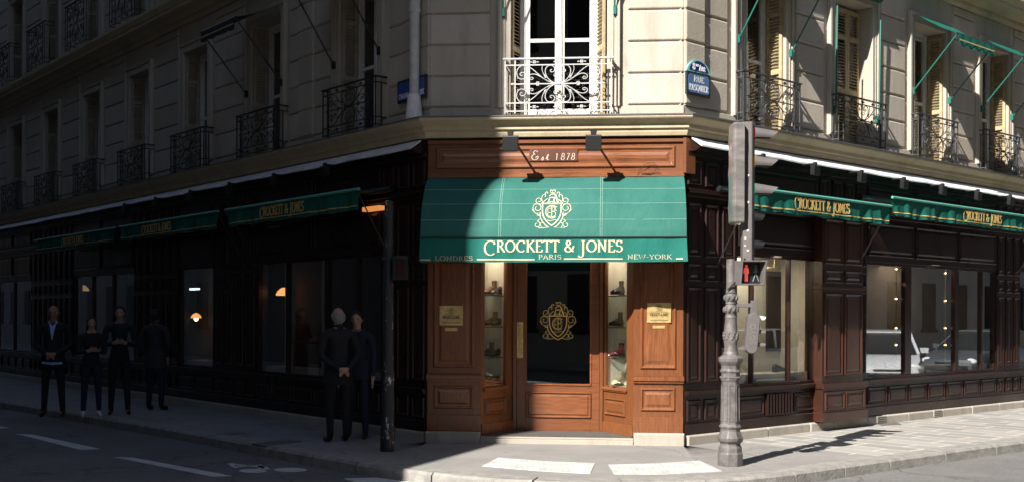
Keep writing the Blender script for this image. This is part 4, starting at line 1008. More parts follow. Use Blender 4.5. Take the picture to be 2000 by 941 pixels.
AW = empty('entrance_awning', FF.P((aw0 + aw1) / 2, 0, 3.47), 'faded green domed canvas awning with gold crest over the shop door', 'awning')
m = MB(); NS = 48; sag = lambda s: -.016 * math.sin(math.pi * ((s - aw0) / (aw1 - aw0) * 2.99 % 1)) ** 2 + .003 * math.sin(s * 13 + 1) + .002 * math.sin(s * 29)
loops = []
for (p, z) in APs: loops.append([FF.P(lerp(aw0, aw1, i / NS), p + (sag(lerp(aw0, aw1, i / NS)) if 0 < p < .6 else 0), z) for i in range(NS + 1)])
inner = [[FF.P(lerp(aw0, aw1, i / NS), p - .012, z - .004) for i in range(NS + 1)] for p, z in APs]
m.loft(loops, False, False, False); m.loft(inner, False, False, False)
for s in (aw0, aw1):
    m.add([FF.P(s, p, z) for p, z in APs] + [FF.P(s, 0, APs[-1][1])], [tuple(range(len(APs) + 1))])
m.build('canopy', CANV, AW, smooth=True, recalc=False)
m = MB(); HEM = mat('hem_thread', (.30, .50, .42), .8)
for px_ in (980, 1174):
    s = x(px_, .3)
    for ds in (-.012, .012): m.tube([FF.P(s + ds, p + .002, z + .001) for p, z in APs], .0022, 4)
for z in (3.27, 3.07, 2.86):
    p, _ = awn_p(z); m.tube([FF.P(lerp(aw0, aw1, i / NS), p + sag(lerp(aw0, aw1, i / NS)) + .002, z + .002) for i in range(NS + 1)], .0022, 4)
m.build('seam', HEM, AW)
m = MB(); m.tube([FF.P(aw0 - .01, .6, 2.635), FF.P(aw1 + .01, .6, 2.635)], .012, 6)
for s in (aw0 + .01, aw1 - .01): m.tube([FF.P(s, .0, 2.66), FF.P(s, .6, 2.635)], .012, 6); m.tube([FF.P(s, p - .012, z - .006) for p, z in APs], .01, 6)
box(m, FF, aw0, aw1, 2.630, 2.645, .60, .634)  # black strip added for the shadow gap above the valance
m.build('frame', BLACKM, AW)
VT, VB = 2.648, 2.335
def valp(s, z):   # rippled hanging valance
    t = (s - aw0) / (aw1 - aw0); k = (VT - z) / (VT - VB)
    rip = .010 * math.sin(t * 31) + .006 * math.sin(t * 77 + 1) + .05 * (max(0, t - .93) / .07) ** 1.5
    return .618 + k * (rip + .010)
vb = lambda t: VB + .008 * math.cos(t * 2 * math.pi) - .006 * math.sin(t * 9)
m = MB(); NV = 120
loops = [[FF.P(lerp(aw0 - .0 - .0, aw1, i / NV) + k * .012 * (1 if i > NV * .5 else -1) * abs(i / NV - .5) * 2, valp(lerp(aw0, aw1, i / NV), lerp(VT, VB, k)), lerp(VT, vb(i / NV), k)) for i in range(NV + 1)] for k in (0, .2, .4, .6, .8, 1)]
m.loft(loops, False, False, False)
loops = [[q_ - Vector((FF.n.x, FF.n.y, 0)) * .004 for q_ in l] for l in loops]; m.loft(loops, False, False, False)
for s, sg in ((aw0, -1), (aw1, 1)):    # side valances
    m.loft([[FF.P(s + sg * .002, .62 * i / 8 + .006 * math.sin(i * 2), lerp(VT, VB, k)) for i in range(9)] for k in (0, 1)], False, False, False)
m.build('valance', canvas_mat('valance_green_canvas', (.007, .108, .085), (.010, .135, .106)), AW, smooth=True, recalc=False)
vmap = lambda a, b, h: FF.P(a, valp(a, b) + .004 + h, b)
m = MB()
sx0, sx1 = x(944, .63), x(1216, .63)
zc_ = lambda y: FF.Z(1080, y, .63)
text(m, 'CROCKETT & JONES', sx0, zc_(491.5), zc_(470) - zc_(491.5), vmap, sx1 - sx0, .17, .07, {0: 1.3, 5: 1.0, 11: 1.22}, .035, .003)
m.build('lettering', CREAM, AW); tb, tt = zc_(506.5), zc_(498)
m = MB(); text(m, 'PARIS', x(1051, .63), tb + .004, tt - tb, vmap, x(1096, .63) - x(1051, .63), .16, .07); m.build('lettering', CREAM, AW)
m = MB(); text(m, 'LONDRES', x(849, .63), tb - .012, tt - tb, vmap, x(923, .63) - x(849, .63), .15, .07); m.build('lettering', CREAM, AW)
m = MB(); text(m, 'NEW-YORK', x(1225, .63), tb + .006, tt - tb, vmap, x(1312, .63) - x(1225, .63), .15, .07); m.build('lettering', CREAM, AW)
for a, b, dz in ((821, 840, -.012), (931, 1044, -.008), (1101, 1216, 0), (1320, 1333, .0)):
    m = MB(); ribbon(m, dens([(x(a, .63), tb + .008 + dz), (x(b, .63), tb + .008 + dz)], .03), lambda v, t: .016, vmap, .003); m.build('painted_line', CREAM, AW)
m = MB()
def amap(a, b, h):
    p, t = awn_p(b); return FF.P(a, p + sag(a) + .004 + t.x * h + .0, b + t.y * h + .003)
ec = x(1077, .5); emblem(m, ec, 2.985 + .0, .50, amap, .003, 1.0)
m.build('crest', CREAM, AW)
# crest on the door glass
m = MB(); emblem(m, x(1090, DP), FF.Z(1090, 628, DP), .50, lambda a, b, h: FF.P(a, DP - .021 + h, b), .002, .8); m.build('crest', GILT, door)
# fascia inscription
m = MB(); box(m, FF, x(1033), x(1127), FF.Z(1080, 315), FF.Z(1080, 292), .012, .024)
ES = empty('fascia_plate', FF.P(x(1080), 0, FF.Z(1080, 315)), 'brown wooden plate with painted founding year in the fascia above the awning', 'sign')
m.build('plate', wood_mat('plate_wood', (.08, .03, .02), (.15, .06, .04)), ES)
m = MB(); fm = lambda a, b, h: FF.P(a, .024 + h, b)
zb, zt_ = FF.Z(1080, 313.5), FF.Z(1080, 293.5); h_ = zt_ - zb
def glyph(c, px_, h, thick=.10, thin=.05, sl=.1, dz=0): text(m, c, x(px_), zb + dz, h, fm, None, thick, thin, {}, .05, .002, .01, sl)
glyph('Ɛ', 1036, h_ * .92, .08, .045); glyph('s', 1056, h_ * .56, .12, .07, .15); glyph('t', 1066, h_ * .66, .11, .07, .1); m.build('lettering', CREAM, ES); m = MB()
for c, p_ in (('1', 1083), ('8', 1094), ('7', 1104), ('8', 1114)): glyph(c, p_, h_ * .64, .10, .055, .12)
m.build('lettering', CREAM, ES)

# --- side awnings, half rolled: front rail, rippled valance, lettering, stay arms
def side_awning(F, s0, s1, zt, zb, p, label, txt, tpx=None, th=None, seed=0, arms=True):
    rnd = random.Random(seed); ph = [rnd.uniform(0, 6) for _ in range(4)]
    root = empty('side_awning', F.P((s0 + s1) / 2, 0, zt), label, 'awning', 'green awnings over the side shop windows')
    c0_ = tpx if tpx is not None else (s0 + s1) / 2
    f = lambda s, z: p + (zt - z) / (zt - zb) * (1 - .85 * math.exp(-((s - c0_) / .8) ** 4)) * (.028 * math.sin(s * 9 + ph[0]) + .018 * math.sin(s * 23 + ph[1]) + .005 * math.sin(s * 47 + ph[2]))
    m = MB(); N = 260; rows = [0, .15, .35, .55, .75, 1]
    L = [[F.P(lerp(s0, s1, i / N), f(lerp(s0, s1, i / N), lerp(zt, zb, k)), lerp(zt, zb + .010 * math.sin(i * .12 + ph[3]), k)) for i in range(N + 1)] for k in rows]
    m.loft(L, False, False, False); m.loft([[q_ - Vector((F.n.x, F.n.y, 0)) * .004 for q_ in l] for l in L], False, False, False); m.build('valance', CANG, root, smooth=True, recalc=False)
    m = MB(); N2 = 24
    m.loft([[F.P(lerp(s0, s1, i / N2), lerp(.08, p, k), lerp(zt + .05, zt, k) - .03 * math.sin(k * math.pi)) for i in range(N2 + 1)] for k in (0, .25, .5, .75, 1)], False, False, False)
    m.build('canopy', CANG, root, smooth=True, recalc=False)
    m = MB(); m.tube([F.P(s0 - .02, p + .012, zt + .004), F.P(s1 + .02, p + .012, zt + .004)], .02, 8); m.build('front_rail', mat('rail_green', (.10, .38, .30), .4) if 'rail_green' not in bpy.data.materials else bpy.data.materials['rail_green'], root, smooth=True)
    for s in (s0 + .04, s1 - .04): m = MB(); m.tube([F.P(s, p, zt - .02), F.P(s, .03, zt - .95)], .009, 6); m.build('stay_arm', BLACKM, root)
    m = MB(); m.tube([F.P(s0, .07, zt + .05), F.P(s1, .07, zt + .05)], .045, 8); m.build('roller', BLACKM, root)
    m = MB(); mf = lambda a, b, h: F.P(a, f(a, b) + .013 + h, b)
    zg = zb + .055
    ribbon(m, dens([(s0 + .03, zg), (s1 - .03, zg)], .04), lambda v, t: .013, mf, .002)
    m.build('gold_line', GOLD, root)
    m = MB(); wt = 1.32; c = tpx if tpx is not None else (s0 + s1) / 2
    text(m, txt, c - wt / 2, zb + .088, .14, mf, wt, .15, .07, {0: 1.2, 11: 1.15}, .04, .003); m.build('lettering', GOLD, root)
    return root
PA = .6
sa0, sa1 = FRr.S(1466, PA), FRr.S(1737, PA)
side_awning(FRr, sa0, sa1, 3.305, 3.035, PA, 'green rippled canvas awning lettered in gold, just right of the traffic signal', 'CROCKETT & JONES', (FRr.S(1540, PA) + FRr.S(1664, PA)) / 2, seed=1)
side_awning(FRr, sa1 + .07, sa1 + .07 + 5.4, 3.44, 3.17, PA, 'green rippled canvas awning lettered in gold, running out at the right edge', 'CROCKETT & JONES', (FRr.S(1871, PA) + FRr.S(1963, PA)) / 2, seed=2)
side_awning(FLl, FLl.S(442, PA), FLl.S(700, PA), 3.33, 3.06, PA, 'dark awning in full shade nearest the corner, over the window by the standing man', 'CROCKETT & JONES', FLl.S(550, PA), seed=3)
side_awning(FLl, -9.1, FLl.S(442, PA) - .3, 3.33, 3.06, PA, 'dark awning in full shade over the narrow window with the glowing lamp', 'CROCKETT & JONES', FLl.S(305, PA), seed=4)
side_awning(FLl, -14.2, -9.4, 3.33, 3.06, PA, 'dark awning in full shade farthest along the left street', 'CROCKETT & JONES', -11.8, seed=5)

# ------------------------------------------------------------------ shop spotlights on arms
def arm_lamp():
    M = I4; root = empty('arm_lamp', I4, 'x', 'wall lamp', 'black spotlights on arms above the awnings')
    m = MB(); m.tube([(0, .0, 0), (0, -.48, .0)], .016, 6); lbox(m, -.03, .03, -.012, .02, -.05, .05); lbox(m, -.035, .035, -.520, -.470, -.02, .025); m.tube([(-.04, -.495, .015), (.04, -.495, .015)], .014, 6); m.build('arm', BLACKM, root)
    m = MB(); hw = .10
    m.loft([[(-hw, -.550, -.035), (hw, -.550, -.035), (hw, -.440, -.02), (-hw, -.440, -.02)], [(-hw, -.555, -.05), (hw, -.555, -.05), (hw, -.460, -.06), (-hw, -.460, -.06)], [(-hw, -.540, -.225), (hw, -.540, -.225), (hw, -.450, -.21), (-hw, -.450, -.21)], [(-hw + .02, -.520, -.235), (hw - .02, -.520, -.235), (hw - .02, -.460, -.215), (-hw + .02, -.460, -.215)]])
    m.build('lamp_head', BLACKM, root, smooth=False, bevel=.006)
    m = MB(); lbox(m, -.03, .03, -.525, -.505, -.06, .02); m.build('bracket', BLACKM, root); return root
L0 = arm_lamp(); first = True
sites = [(FF, x(996, .5), .03, 3.95, 'black square spotlight on an arm over the shaded end of the entrance awning'), (FF, x(1158, .5), .03, 3.95, 'black square spotlight on an arm over the sunlit middle of the entrance awning')]
names_r = ['black spotlight partly behind the top visors of the traffic signal', 'first black spotlight clear of the traffic signal on the right shopfront', 'second black spotlight clear of the traffic signal on the right shopfront', 'third black spotlight clear of the traffic signal, above the gap between awnings', 'fourth black spotlight clear of the traffic signal on the right shopfront', 'fifth black spotlight clear of the traffic signal on the right shopfront', 'black spotlight nearest the right edge of the photo']
for i, nm in enumerate(names_r): sites.append((FRr, 1.10 + 1.19 * i, .06, 3.80, nm))
names_l = ['shaded black spotlight nearest the corner on the left shopfront', 'second shaded black spotlight from the corner on the left shopfront', 'third shaded black spotlight from the corner on the left shopfront', 'fourth shaded black spotlight from the corner on the left shopfront', 'fifth shaded black spotlight from the corner on the left shopfront', 'sixth shaded black spotlight from the corner on the left shopfront']
for i, nm in enumerate(names_l): sites.append((FLl, -1.9 - 1.5 * i, .06, 3.80, nm))
for i, (F, s, p, z, nm) in enumerate(sites):
    M = F.M(s, p, z)
    if i == 0:
        L0['label'] = nm; L0.matrix_basis = M; WM[L0.name] = M
        for ch in L0.children: WM[ch.name] = M
    else: dup(L0, M if i < 2 else M @ Matrix.Scale(.74, 4), nm)
# loose wire on the fascia
m = MB(); wp = [(1245, 341), (1252, 328), (1262, 321), (1275, 318), (1284, 324), (1280, 334), (1270, 340), (1252, 339), (1291, 338)]
m.tube([FF.P(*((lambda q_: (q_[0], .05, q_[1]))(FF.px(a, b, .05)))) for a, b in wp], .003, 5); tag(m.build('loose_wire', BLACKM, at=FF.P(x(1265), .05, 3.5)), 'thin black loose wire curling on the fascia above the awning', 'wire')

# ------------------------------------------------------------------ brass plaques on the front pilasters
def plaque(px0, px1, y0, y1, label, small):
    s0, z1_ = FF.px(px0, y0, .03); s1, z0_ = FF.px(px1, y1, .03)
    root = empty('brass_plaque', FF.P((s0 + s1) / 2, .016, z0_), label, 'plaque', 'brass plaques beside the door')
    m = MB(); block(m, FF, s0, s1, z0_, z1_, .016, .026, .004); m.build('plate', BRASS, root)
    m = MB(); mf = lambda a, b, h: FF.P(a, .0262 + h, b); cx = (s0 + s1) / 2; hh = z1_ - z0_
    emblem(m, cx, z1_ - hh * .27, hh * .36, mf, .001, 1.1)
    ribbon(m, [(s0 + .04, z1_ - hh * .47), (s1 - .04, z1_ - hh * .47)], lambda v, t: .004, mf, .001)
    text(m, 'CROCKETT & JONES', s0 + .04, z1_ - hh * .66, .035, mf, s1 - s0 - .08, .2, .12, {}, .06, .001, .01); text(m, 'SHOEMAKERS', s0 + .06, z1_ - hh * .79, .022, mf, s1 - s0 - .12, .2, .14, {}, .06, .001, .01) if False else None
    ribbon(m, [(s0 + .04, z1_ - hh * .86), (s1 - .04, z1_ - hh * .86)], lambda v, t: .008, mf, .001)
    m.build('engraving', mat('engraving_dark', (.07, .045, .02), .5) if 'engraving_dark' not in bpy.data.materials else bpy.data.materials['engraving_dark'], root)
    m = MB()
    for a in (s0 + .018, s1 - .018):
        for b in (z0_ + .018, z1_ - .018): m.ball(FF.P(a, .027, b), .008, 8)
    m.build('screw', BRASS, root, smooth=True)
    a, zt2 = FF.px(small[0], small[2], .03); b, zb2 = FF.px(small[1], small[3], .03)
    m = MB(); block(m, FF, a, b, zb2, zt2, .016, .024, .003); m.build('lower_plate', BRASS, root)
plaque(858, 904, 596, 635, 'square brass plaque in the shade on the left front pilaster', (869, 893, 639, 646))
plaque(1264, 1311, 590, 630, 'square brass plaque half in sun on the right front pilaster', (1275, 1299, 635, 641))

# ------------------------------------------------------------------ street signs
SIGNB = mat('enamel_blue', (.03, .075, .30), .25, coat=.5); SIGNBF = mat('enamel_blue_faded', (.085, .165, .33), .35, coat=.4, var=.12, scale=8); SIGNBK = mat('sign_frame_black', (.02, .022, .025), .45); SIGNG = mat('enamel_green', (.22, .55, .50), .35, coat=.3); SIGNW = mat('enamel_white', (.80, .82, .82), .35)
NAVY = mat('enamel_navy', (.02, .022, .15), .3, coat=.4)
def street_sign(F, s0, s1, z0, z1, p, label, lines, arch, faded=True):
    root = empty('street_sign', F.P((s0 + s1) / 2, p, z0), label, 'street sign', 'enamel street name signs')
    m = MB(); block(m, F, s0, s1, z0, z1, p, p + .03, .004); m.build('frame', SIGNBK, root)
    m = MB(); i = .03; c = .03; P_ = [(s0 + i + c, z0 + i), (s1 - i - c, z0 + i), (s1 - i, z0 + i + c), (s1 - i, z1 - i - c), (s1 - i - c, z1 - i), (s0 + i + c, z1 - i), (s0 + i, z1 - i - c), (s0 + i, z0 + i + c)]
    m.loft([[F.P(a, p + .028, b) for a, b in P_], [F.P(a, p + .033, b) for a, b in P_]]); m.build('enamel_plate', SIGNBF if faded else SIGNB, root)
    m = MB(); mf = lambda a, b, h: F.P(a, p + .033 + h, b)
    for tx, f0, f1, zz, hh in lines: text(m, tx, lerp(s0, s1, f0), lerp(z0, z1, zz), hh * (z1 - z0), mf, (s1 - s0) * (f1 - f0), .13, .07, {}, .08, .002, .01)
    if arch:
        c_ = (s0 + s1) / 2; hw = (s1 - s0) / 2; ah = arch
        def ap(k, n=20): return [(c_ + hw * k * math.cos(R(180 - 180 * i / n)), z1 + ah * k * (math.sin(R(180 * i / n)) ** 1.25)) for i in range(n + 1)]
        text(m, '8', c_ - hw * .52, z1 + ah * .18, ah * .5, mf, .045, .18, .09, {}, .05, .004, .01); text(m, 'me', c_ - hw * .24, z1 + ah * .46, ah * .28, mf, .05, .2, .14, {}, .05, .004, .01)
        text(m, 'A', c_ + hw * .02, z1 + ah * .18, ah * .44, mf, .042, .18, .09, {}, .05, .004, .01); text(m, 'RR', c_ + hw * .22, z1 + ah * .18, ah * .34, mf, .075, .18, .09, {}, .05, .004, .01)
        g = MB(); g.loft([[F.P(a, p, b) for a, b in ap(1.0)], [F.P(a, p + .028, b) for a, b in ap(1.0)]]); g.build('arch_frame', SIGNG, root)
        g = MB(); g.loft([[F.P(a, p + .026, b + .02) for a, b in ap(.80)], [F.P(a, p + .032, b + .02) for a, b in ap(.80)]]); g.build('arch_plate', NAVY, root)
    m.build('lettering', SIGNW, root); return root
a, zt2 = FRr.px(1340, 140); b, zb2 = FRr.px(1385, 188)
a = FRr.S(1340, .02, 160); b = FRr.S(1386, .02, 165)
street_sign(FRr, a, b, FRr.Z(1362, 188, .02), FRr.Z(1362, 143, .02), .004, 'faded blue enamel street name sign with an arched district plate above it', [('RUE', .28, .72, .58, .24), ('PASQUIER', .10, .90, .20, .26)], .165)
a = FLl.S(777, .02, 160); b = FLl.S(839, .02, 165)
street_sign(FLl, a, min(b, -.02), FLl.Z(808, 196, .02), FLl.Z(808, 152, .02), -.0, 'deep blue enamel street name sign behind the white downpipe', [('CHAUVEAU LAGARDE', .07, .95, .16, .22)], 0, False)
m = MB(); s, z = FRr.px(1986, 276, 0); root = empty('house_number', FRr.P(s, 0, z - .1), 'small blue house number plate near the right edge', 'house number')
block(m, FRr, s - .075, s + .075, z - .1, z + .1, -.04, .0, .004); m.build('plate', SIGNBF, root); m = MB(); text(m, '5', s - .04, z - .06, .12, lambda a_, b_, h: FRr.P(a_, h, b_), .08, .2, .1, {}, .05, .002, .01); m.build('lettering', SIGNW, root)

# downpipe
s, _ = FLl.px(803, 200, .14); s = min(s, -.12)
DPb = FLl.P(s, .09, 4.245); M = Matrix.Translation(DPb); root = empty('downpipe', M, 'white painted rainwater downpipe with a flared base at the corner', 'downpipe')
m = MB(); m.lathe([(.066, .33), (.066, 1.42), (.078, 1.43), (.08, 1.47), (.074, 1.48), (.074, 1.58), (.08, 1.59), (.08, 1.63), (.066, 1.64), (.066, 3.0)], 20, (0, 0, 0)); m.build('pipe', PIPE, root, M=M, smooth=True)
m = MB(); m.lathe([(.125, -.03), (.118, .0), (.085, .33), (.07, .34), (.066, .34)], 20); m.build('pipe_foot', WHITEP, root, M=M, smooth=True)

# ------------------------------------------------------------------ awnings and arms of the upper windows
def win_awning(F, c, label, zpiv=5.55, zt=6.28, reach=.75, drop=False, w2=.6, mt=GREENP, full=True, fab=None, folded=False):
    root = empty('window_awning', F.P(c, 0, zpiv), label, 'awning', 'small awnings on the first floor windows')
    for sg in (-1, 1):
        m = MB(); s = c + sg * w2
        if folded: m.tube([F.P(s, .04, 4.75), F.P(s, .06, 6.3)], .014, 6)
        else: m.tube([F.P(s, .0, zpiv), F.P(s, reach, zt)], .012, 6)
        box(m, F, s - .02, s + .02, (4.75 if folded else zpiv) - .05, (4.75 if folded else zpiv) + .06, -.03, .03)
        m.build('arm', mt, root)
    if not folded:
        m = MB(); m.tube([F.P(c - w2 - .02, reach, zt), F.P(c + w2 + .02, reach, zt)], .016, 6); m.build('front_rail', BLACKM, root)
    m = MB()
    if full and not folded:
        N = 24; zw = HEAD1 + .12
        m.loft([[F.P(lerp(c - w2, c + w2, i / N), lerp(.02, reach, k), lerp(zw, zt, k) - .03 * math.sin(k * math.pi)) for i in range(N + 1)] for k in (0, .33, .66, 1)], False, False, False)
        m.build('canopy', fab or CANG, root, smooth=True, recalc=False); m = MB()
        m.loft([[F.P(lerp(c - w2, c + w2, i / N), reach + .015 + .01 * math.sin(i * 1.3) * k, zt - .17 * k - (.02 * abs(math.sin(i * .5)) * k)) for i in range(N + 1)] for k in (0, .5, 1)], False, False, False)
        m.build('valance', fab or CANG, root, smooth=True, recalc=False)
        m = MB(); ribbon(m, dens([(c - w2 + .02, zt - .10), (c + w2 - .02, zt - .10)], .05), lambda v, t: .018, lambda a, b, h: F.P(a, reach + .028 + h, b), .002); m.build('stripe', GOLD, root)
    else:
        m.tube([F.P(c - w2 + .05, .08, 6.62), F.P(c + w2 - .05, .08, 6.62)], .07, 8); m.build('rolled_canopy', fab or CANG, root, smooth=True)
DKC = mat('shaded_awning_canvas', (.012, .022, .022), .8)  # dark copy of the green canvas, left-street shade put into its colour
win_awning(FRr, WINR[0], 'raised awning with green stay arms on the first upper window right of the corner', 5.42, 6.45, .7)
win_awning(FRr, WINR[1], 'rolled up awning with arms folded down beside the closed ochre shutters', folded=True)
win_awning(FRr, WINR[2], 'open green awning with a yellow stripe, beside the shuttered upper window', 5.35, 6.15, .75)
win_awning(FRr, WINR[3], 'open green awning with a yellow stripe on the upper window nearest the right edge', 5.35, 6.15, .75)
win_awning(FF, sF, 'awning with green stay arms above the central balcony window', 5.62, 6.9, .5, w2=OWF / 2 + .1)
win_awning(FLl, WINL[0], 'dark raised awning on the shaded upper window next to the downpipe', 5.35, 6.45, .75, mt=BLACKM, fab=DKC)  # arms black here too, their shade put into the colour
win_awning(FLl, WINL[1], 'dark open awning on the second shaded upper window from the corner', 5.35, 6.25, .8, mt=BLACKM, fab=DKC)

# ------------------------------------------------------------------ traffic signal (right)
base = gnd(1426, 908); TS = 2120 / base.y; print('signal base', base, TS)
SG = empty('traffic_signal', base, 'grey cast-iron traffic signal standing on the pavement corner, visors facing right', 'traffic signal')
def tx(px_): return (px_ - 1426) / TS        # along world X
def tz(y): return CH + (HY + 2 - y) / TS
m = MB()
def ring(hw, z, n=8): return [Vector((base.x + hw / math.cos(math.pi / n) * math.cos(R(22.5) + 2 * math.pi * k / n), base.y + hw / math.cos(math.pi / n) * math.sin(R(22.5) + 2 * math.pi * k / n), z)) for k in range(n)]
pr = [(23, 916), (23, 884), (21.5, 882), (21.5, 872), (18.5, 868), (18.5, 864), (23, 860), (23.5, 854), (21, 848), (18, 840), (18, 836), (19.8, 834), (19.8, 830), (17.6, 828), (17.6, 826), (16.2, 745), (17.5, 742), (19, 738), (17, 735), (17, 728), (18.6, 726), (18.6, 722), (17, 720), (17.5, 713), (22.5, 705), (22.5, 698), (18, 695), (14, 692)]
m.loft([ring(hw / TS, max(tz(y), 0) if y < 914 else -.02) for hw, y in pr]); m.build('base', CASTG, SG, bevel=.006)
m = MB()
for k in range(8):     # raised fields on the shaft faces
    a = 2 * math.pi * (k + .5) / 8 + R(22.5); d = Vector((math.cos(a), math.sin(a), 0)); e = Vector((-d.y, d.x, 0))
    z0_, z1_ = tz(820), tz(752)
    for w0, w1, zz0, zz1 in ((-.030, -.024, z0_, z1_), (.024, .030, z0_, z1_), (-.030, .030, z1_, z1_ + .008), (-.030, .030, z0_ - .008, z0_)):
        r0 = 16.6 / TS + .0; P = lambda w_, z, rr: Vector((base.x, base.y, z)) + d * rr + e * w_
        rb = lambda z: lerp(17.6, 16.2, (z - tz(826)) / (tz(745) - tz(826))) / TS
        m.hexa([P(w0, zz0, rb(zz0) - .01), P(w1, zz0, rb(zz0) - .01), P(w1, zz0, rb(zz0) + .005), P(w0, zz0, rb(zz0) + .005), P(w0, zz1, rb(zz1) - .01), P(w1, zz1, rb(zz1) - .01), P(w1, zz1, rb(zz1) + .005), P(w0, zz1, rb(zz1) + .005)])
for zr_, rr in ((tz(832), 20.2), (tz(736), 19.4), (tz(724), 19)):    # rope rings
    for k in range(40):
        a = 2 * math.pi * k / 40; m.ball((base.x + rr / TS * math.cos(a) * .985, base.y + rr / TS * math.sin(a) * .985, zr_), .009, 6, (1, 1, 1.3))
m.build('relief', CASTG, SG)
m = MB(); pr2 = [(14.5, 694), (15, 690), (13.5, 687), (12.8, 684), (13.2, 681), (12, 678), (12.5, 672), (13.8, 662), (13.4, 650), (12, 632), (10.8, 622), (11.8, 619), (10, 616), (10.4, 612), (13.5, 607), (13.5, 601), (10.5, 597), (9, 594), (10.5, 592), (9.5, 590), (12.6, 585), (12.2, 577), (9.6, 573), (10.6, 571), (9.2, 569), (8.8, 560), (8.8, 506)]
m.lathe([(r_ / TS, tz(y)) for r_, y in pr2], 28, (base.x, base.y, 0)); m.build('baluster', CASTG, SG, smooth=True)
for zc2, rr, nn in ((tz(655), 13.8, 9), (tz(604), 13.6, 10), (tz(581), 12.6, 9)):   # acanthus bosses
    m = MB()
    for k in range(nn):
        a = 2 * math.pi * k / nn
        for dz, sc_ in ((0, 1), (.03, .7), (-.03, .8)): m.ball((base.x + rr / TS * math.cos(a + dz * 5), base.y + rr / TS * math.sin(a + dz * 5), zc2 + dz * (1 if rr > 13.7 else .5)), .013 * sc_, 6, (1, 1, 1.8))
    m.build('ornament', CASTG, SG, smooth=True)
# mast (box channel) and the vehicle signal turned to the right
X = base.x; Y = base.y
m = MB(); xm0, xm1 = X + tx(1447), X + tx(1467)
mz0, mz1 = tz(512), tz(240)
m.prism([(xm0, Y - .055), (xm1 - .028, Y - .075), (xm1, Y - .055), (xm1, Y + .07), (xm0, Y + .07)], mz0, mz1)
m.prism([(xm1, Y - .03), (xm1 + .02, Y - .03), (xm1 + .02, Y + .05), (xm1, Y + .05)], mz0 + .05, mz1 - .01)
m.prism([(xm1 - .026, Y - .079), (xm1 - .014, Y - .073), (xm1 - .014, Y - .06), (xm1 - .026, Y - .06)], mz0, mz1 - .001)
m.build('mast', GREYP, SG, bevel=.004)
m = MB()
for y in (345, 397, 452, 490): m.ball((xm0 + .055, Y - .068, tz(y)), .014, 10, (1, .6, 1)); 
m.build('bolt', WHITEP, SG, smooth=True)
m = MB(); N = 8; hz0, hz1 = tz(438), tz(243); x0, x1 = X + tx(1424), xm0 - .003
prf = [(x1, -.15), (x0 + .03, -.15), (x0 + .008, -.13), (x0, -.09), (x0, .09), (x0 + .008, .13), (x0 + .03, .15), (x1, .15)]
loops = []
for z, k in ((hz0, .9), (hz0 + .02, 1)) + tuple(((lerp(hz0, hz1, i / 24)), 1 + .05 * (abs(math.sin(i * math.pi / 8)) ** 8)) for i in range(1, 24)) + ((hz1 - .02, 1), (hz1, .9)):
    loops.append([(x1 + (a - x1) * k, Y + b * k, z) for a, b in prf])
m.loft(loops); m.build('signal_housing', mat('weathered_signal_shell', (.22, .195, .185), .3, col2=(.10, .10, .095), scale=3, stretch=(1, 1, 3), coat=.3), SG, smooth=False, bevel=.003)
def visor(m, x0, zc, r, L, th=.006, yc=0.0):
    """half-round hood opening to +x, longer at the top"""
    N = 16; outer = []; inner = []; a0, a1 = -35, 215
    for i in range(N + 1):
        a = R(lerp(a0, a1, i / N)); k = .5 + .5 * math.sin(a); Li = L * (.60 + .40 * max(0, k))
        outer.append(((x0, yc + r * math.cos(a), zc + r * math.sin(a)), (x0 + Li, yc + r * .93 * math.cos(a), zc + r * .93 * math.sin(a) - .15 * L * max(0, k))))
        inner.append(((x0, yc + (r - th) * math.cos(a), zc + (r - th) * math.sin(a)), (x0 + Li, yc + (r * .93 - th) * math.cos(a), zc + (r * .93 - th) * math.sin(a) - .15 * L * max(0, k))))
    m.loft([[o[0], o[1], i_[1], i_[0]] for o, i_ in zip(outer, inner)])
LENS = {'red': mat('red_lens', (.25, .01, .01), .15), 'amber': mat('amber_lens', (.3, .12, .01), .15), 'green': mat('green_lens', (.01, .18, .12), .15)}
for k, (y, c) in enumerate(((262, 'red'), (317, 'amber'), (371, 'green'))):
    m = MB(); visor(m, xm1 + .018, tz(y), .075, .27, yc=Y); m.build('visor', GREYP, SG, smooth=True)
    m = MB(); m.tube([(xm1 + .015, Y, tz(y)), (xm1 + .03, Y, tz(y))], .066, 16); m.build('lens', LENS[c], SG)
for y in (425, 478):
    m = MB(); visor(m, xm1 + .018, tz(y), .06, .13, yc=Y + .02); m.build('visor', BLACKM, SG, smooth=True)  # small hoods black: the shadow on them is put into the colour
m = MB(); m.tube([(xm0 + .02, Y - .07, tz(505)), (xm0 - .02, Y - .10, tz(520)), (xm0 - .05, Y - .09, tz(545)), (X - .05, Y - .06, tz(566))], .008, 6); m.build('cable', BLACKM, SG, smooth=True)
STK = mat('sticker_paper', (.42, .40, .34), .6, var=.4, scale=40)
for z_, w_, h_2 in ((tz(470), .03, .04), (tz(482), .022, .02)): m = MB(); lbox(m, xm0 + .012, xm0 + .012 + w_, Y - .0635, Y - .058, z_, z_ + h_2); m.build('sticker', STK, SG)
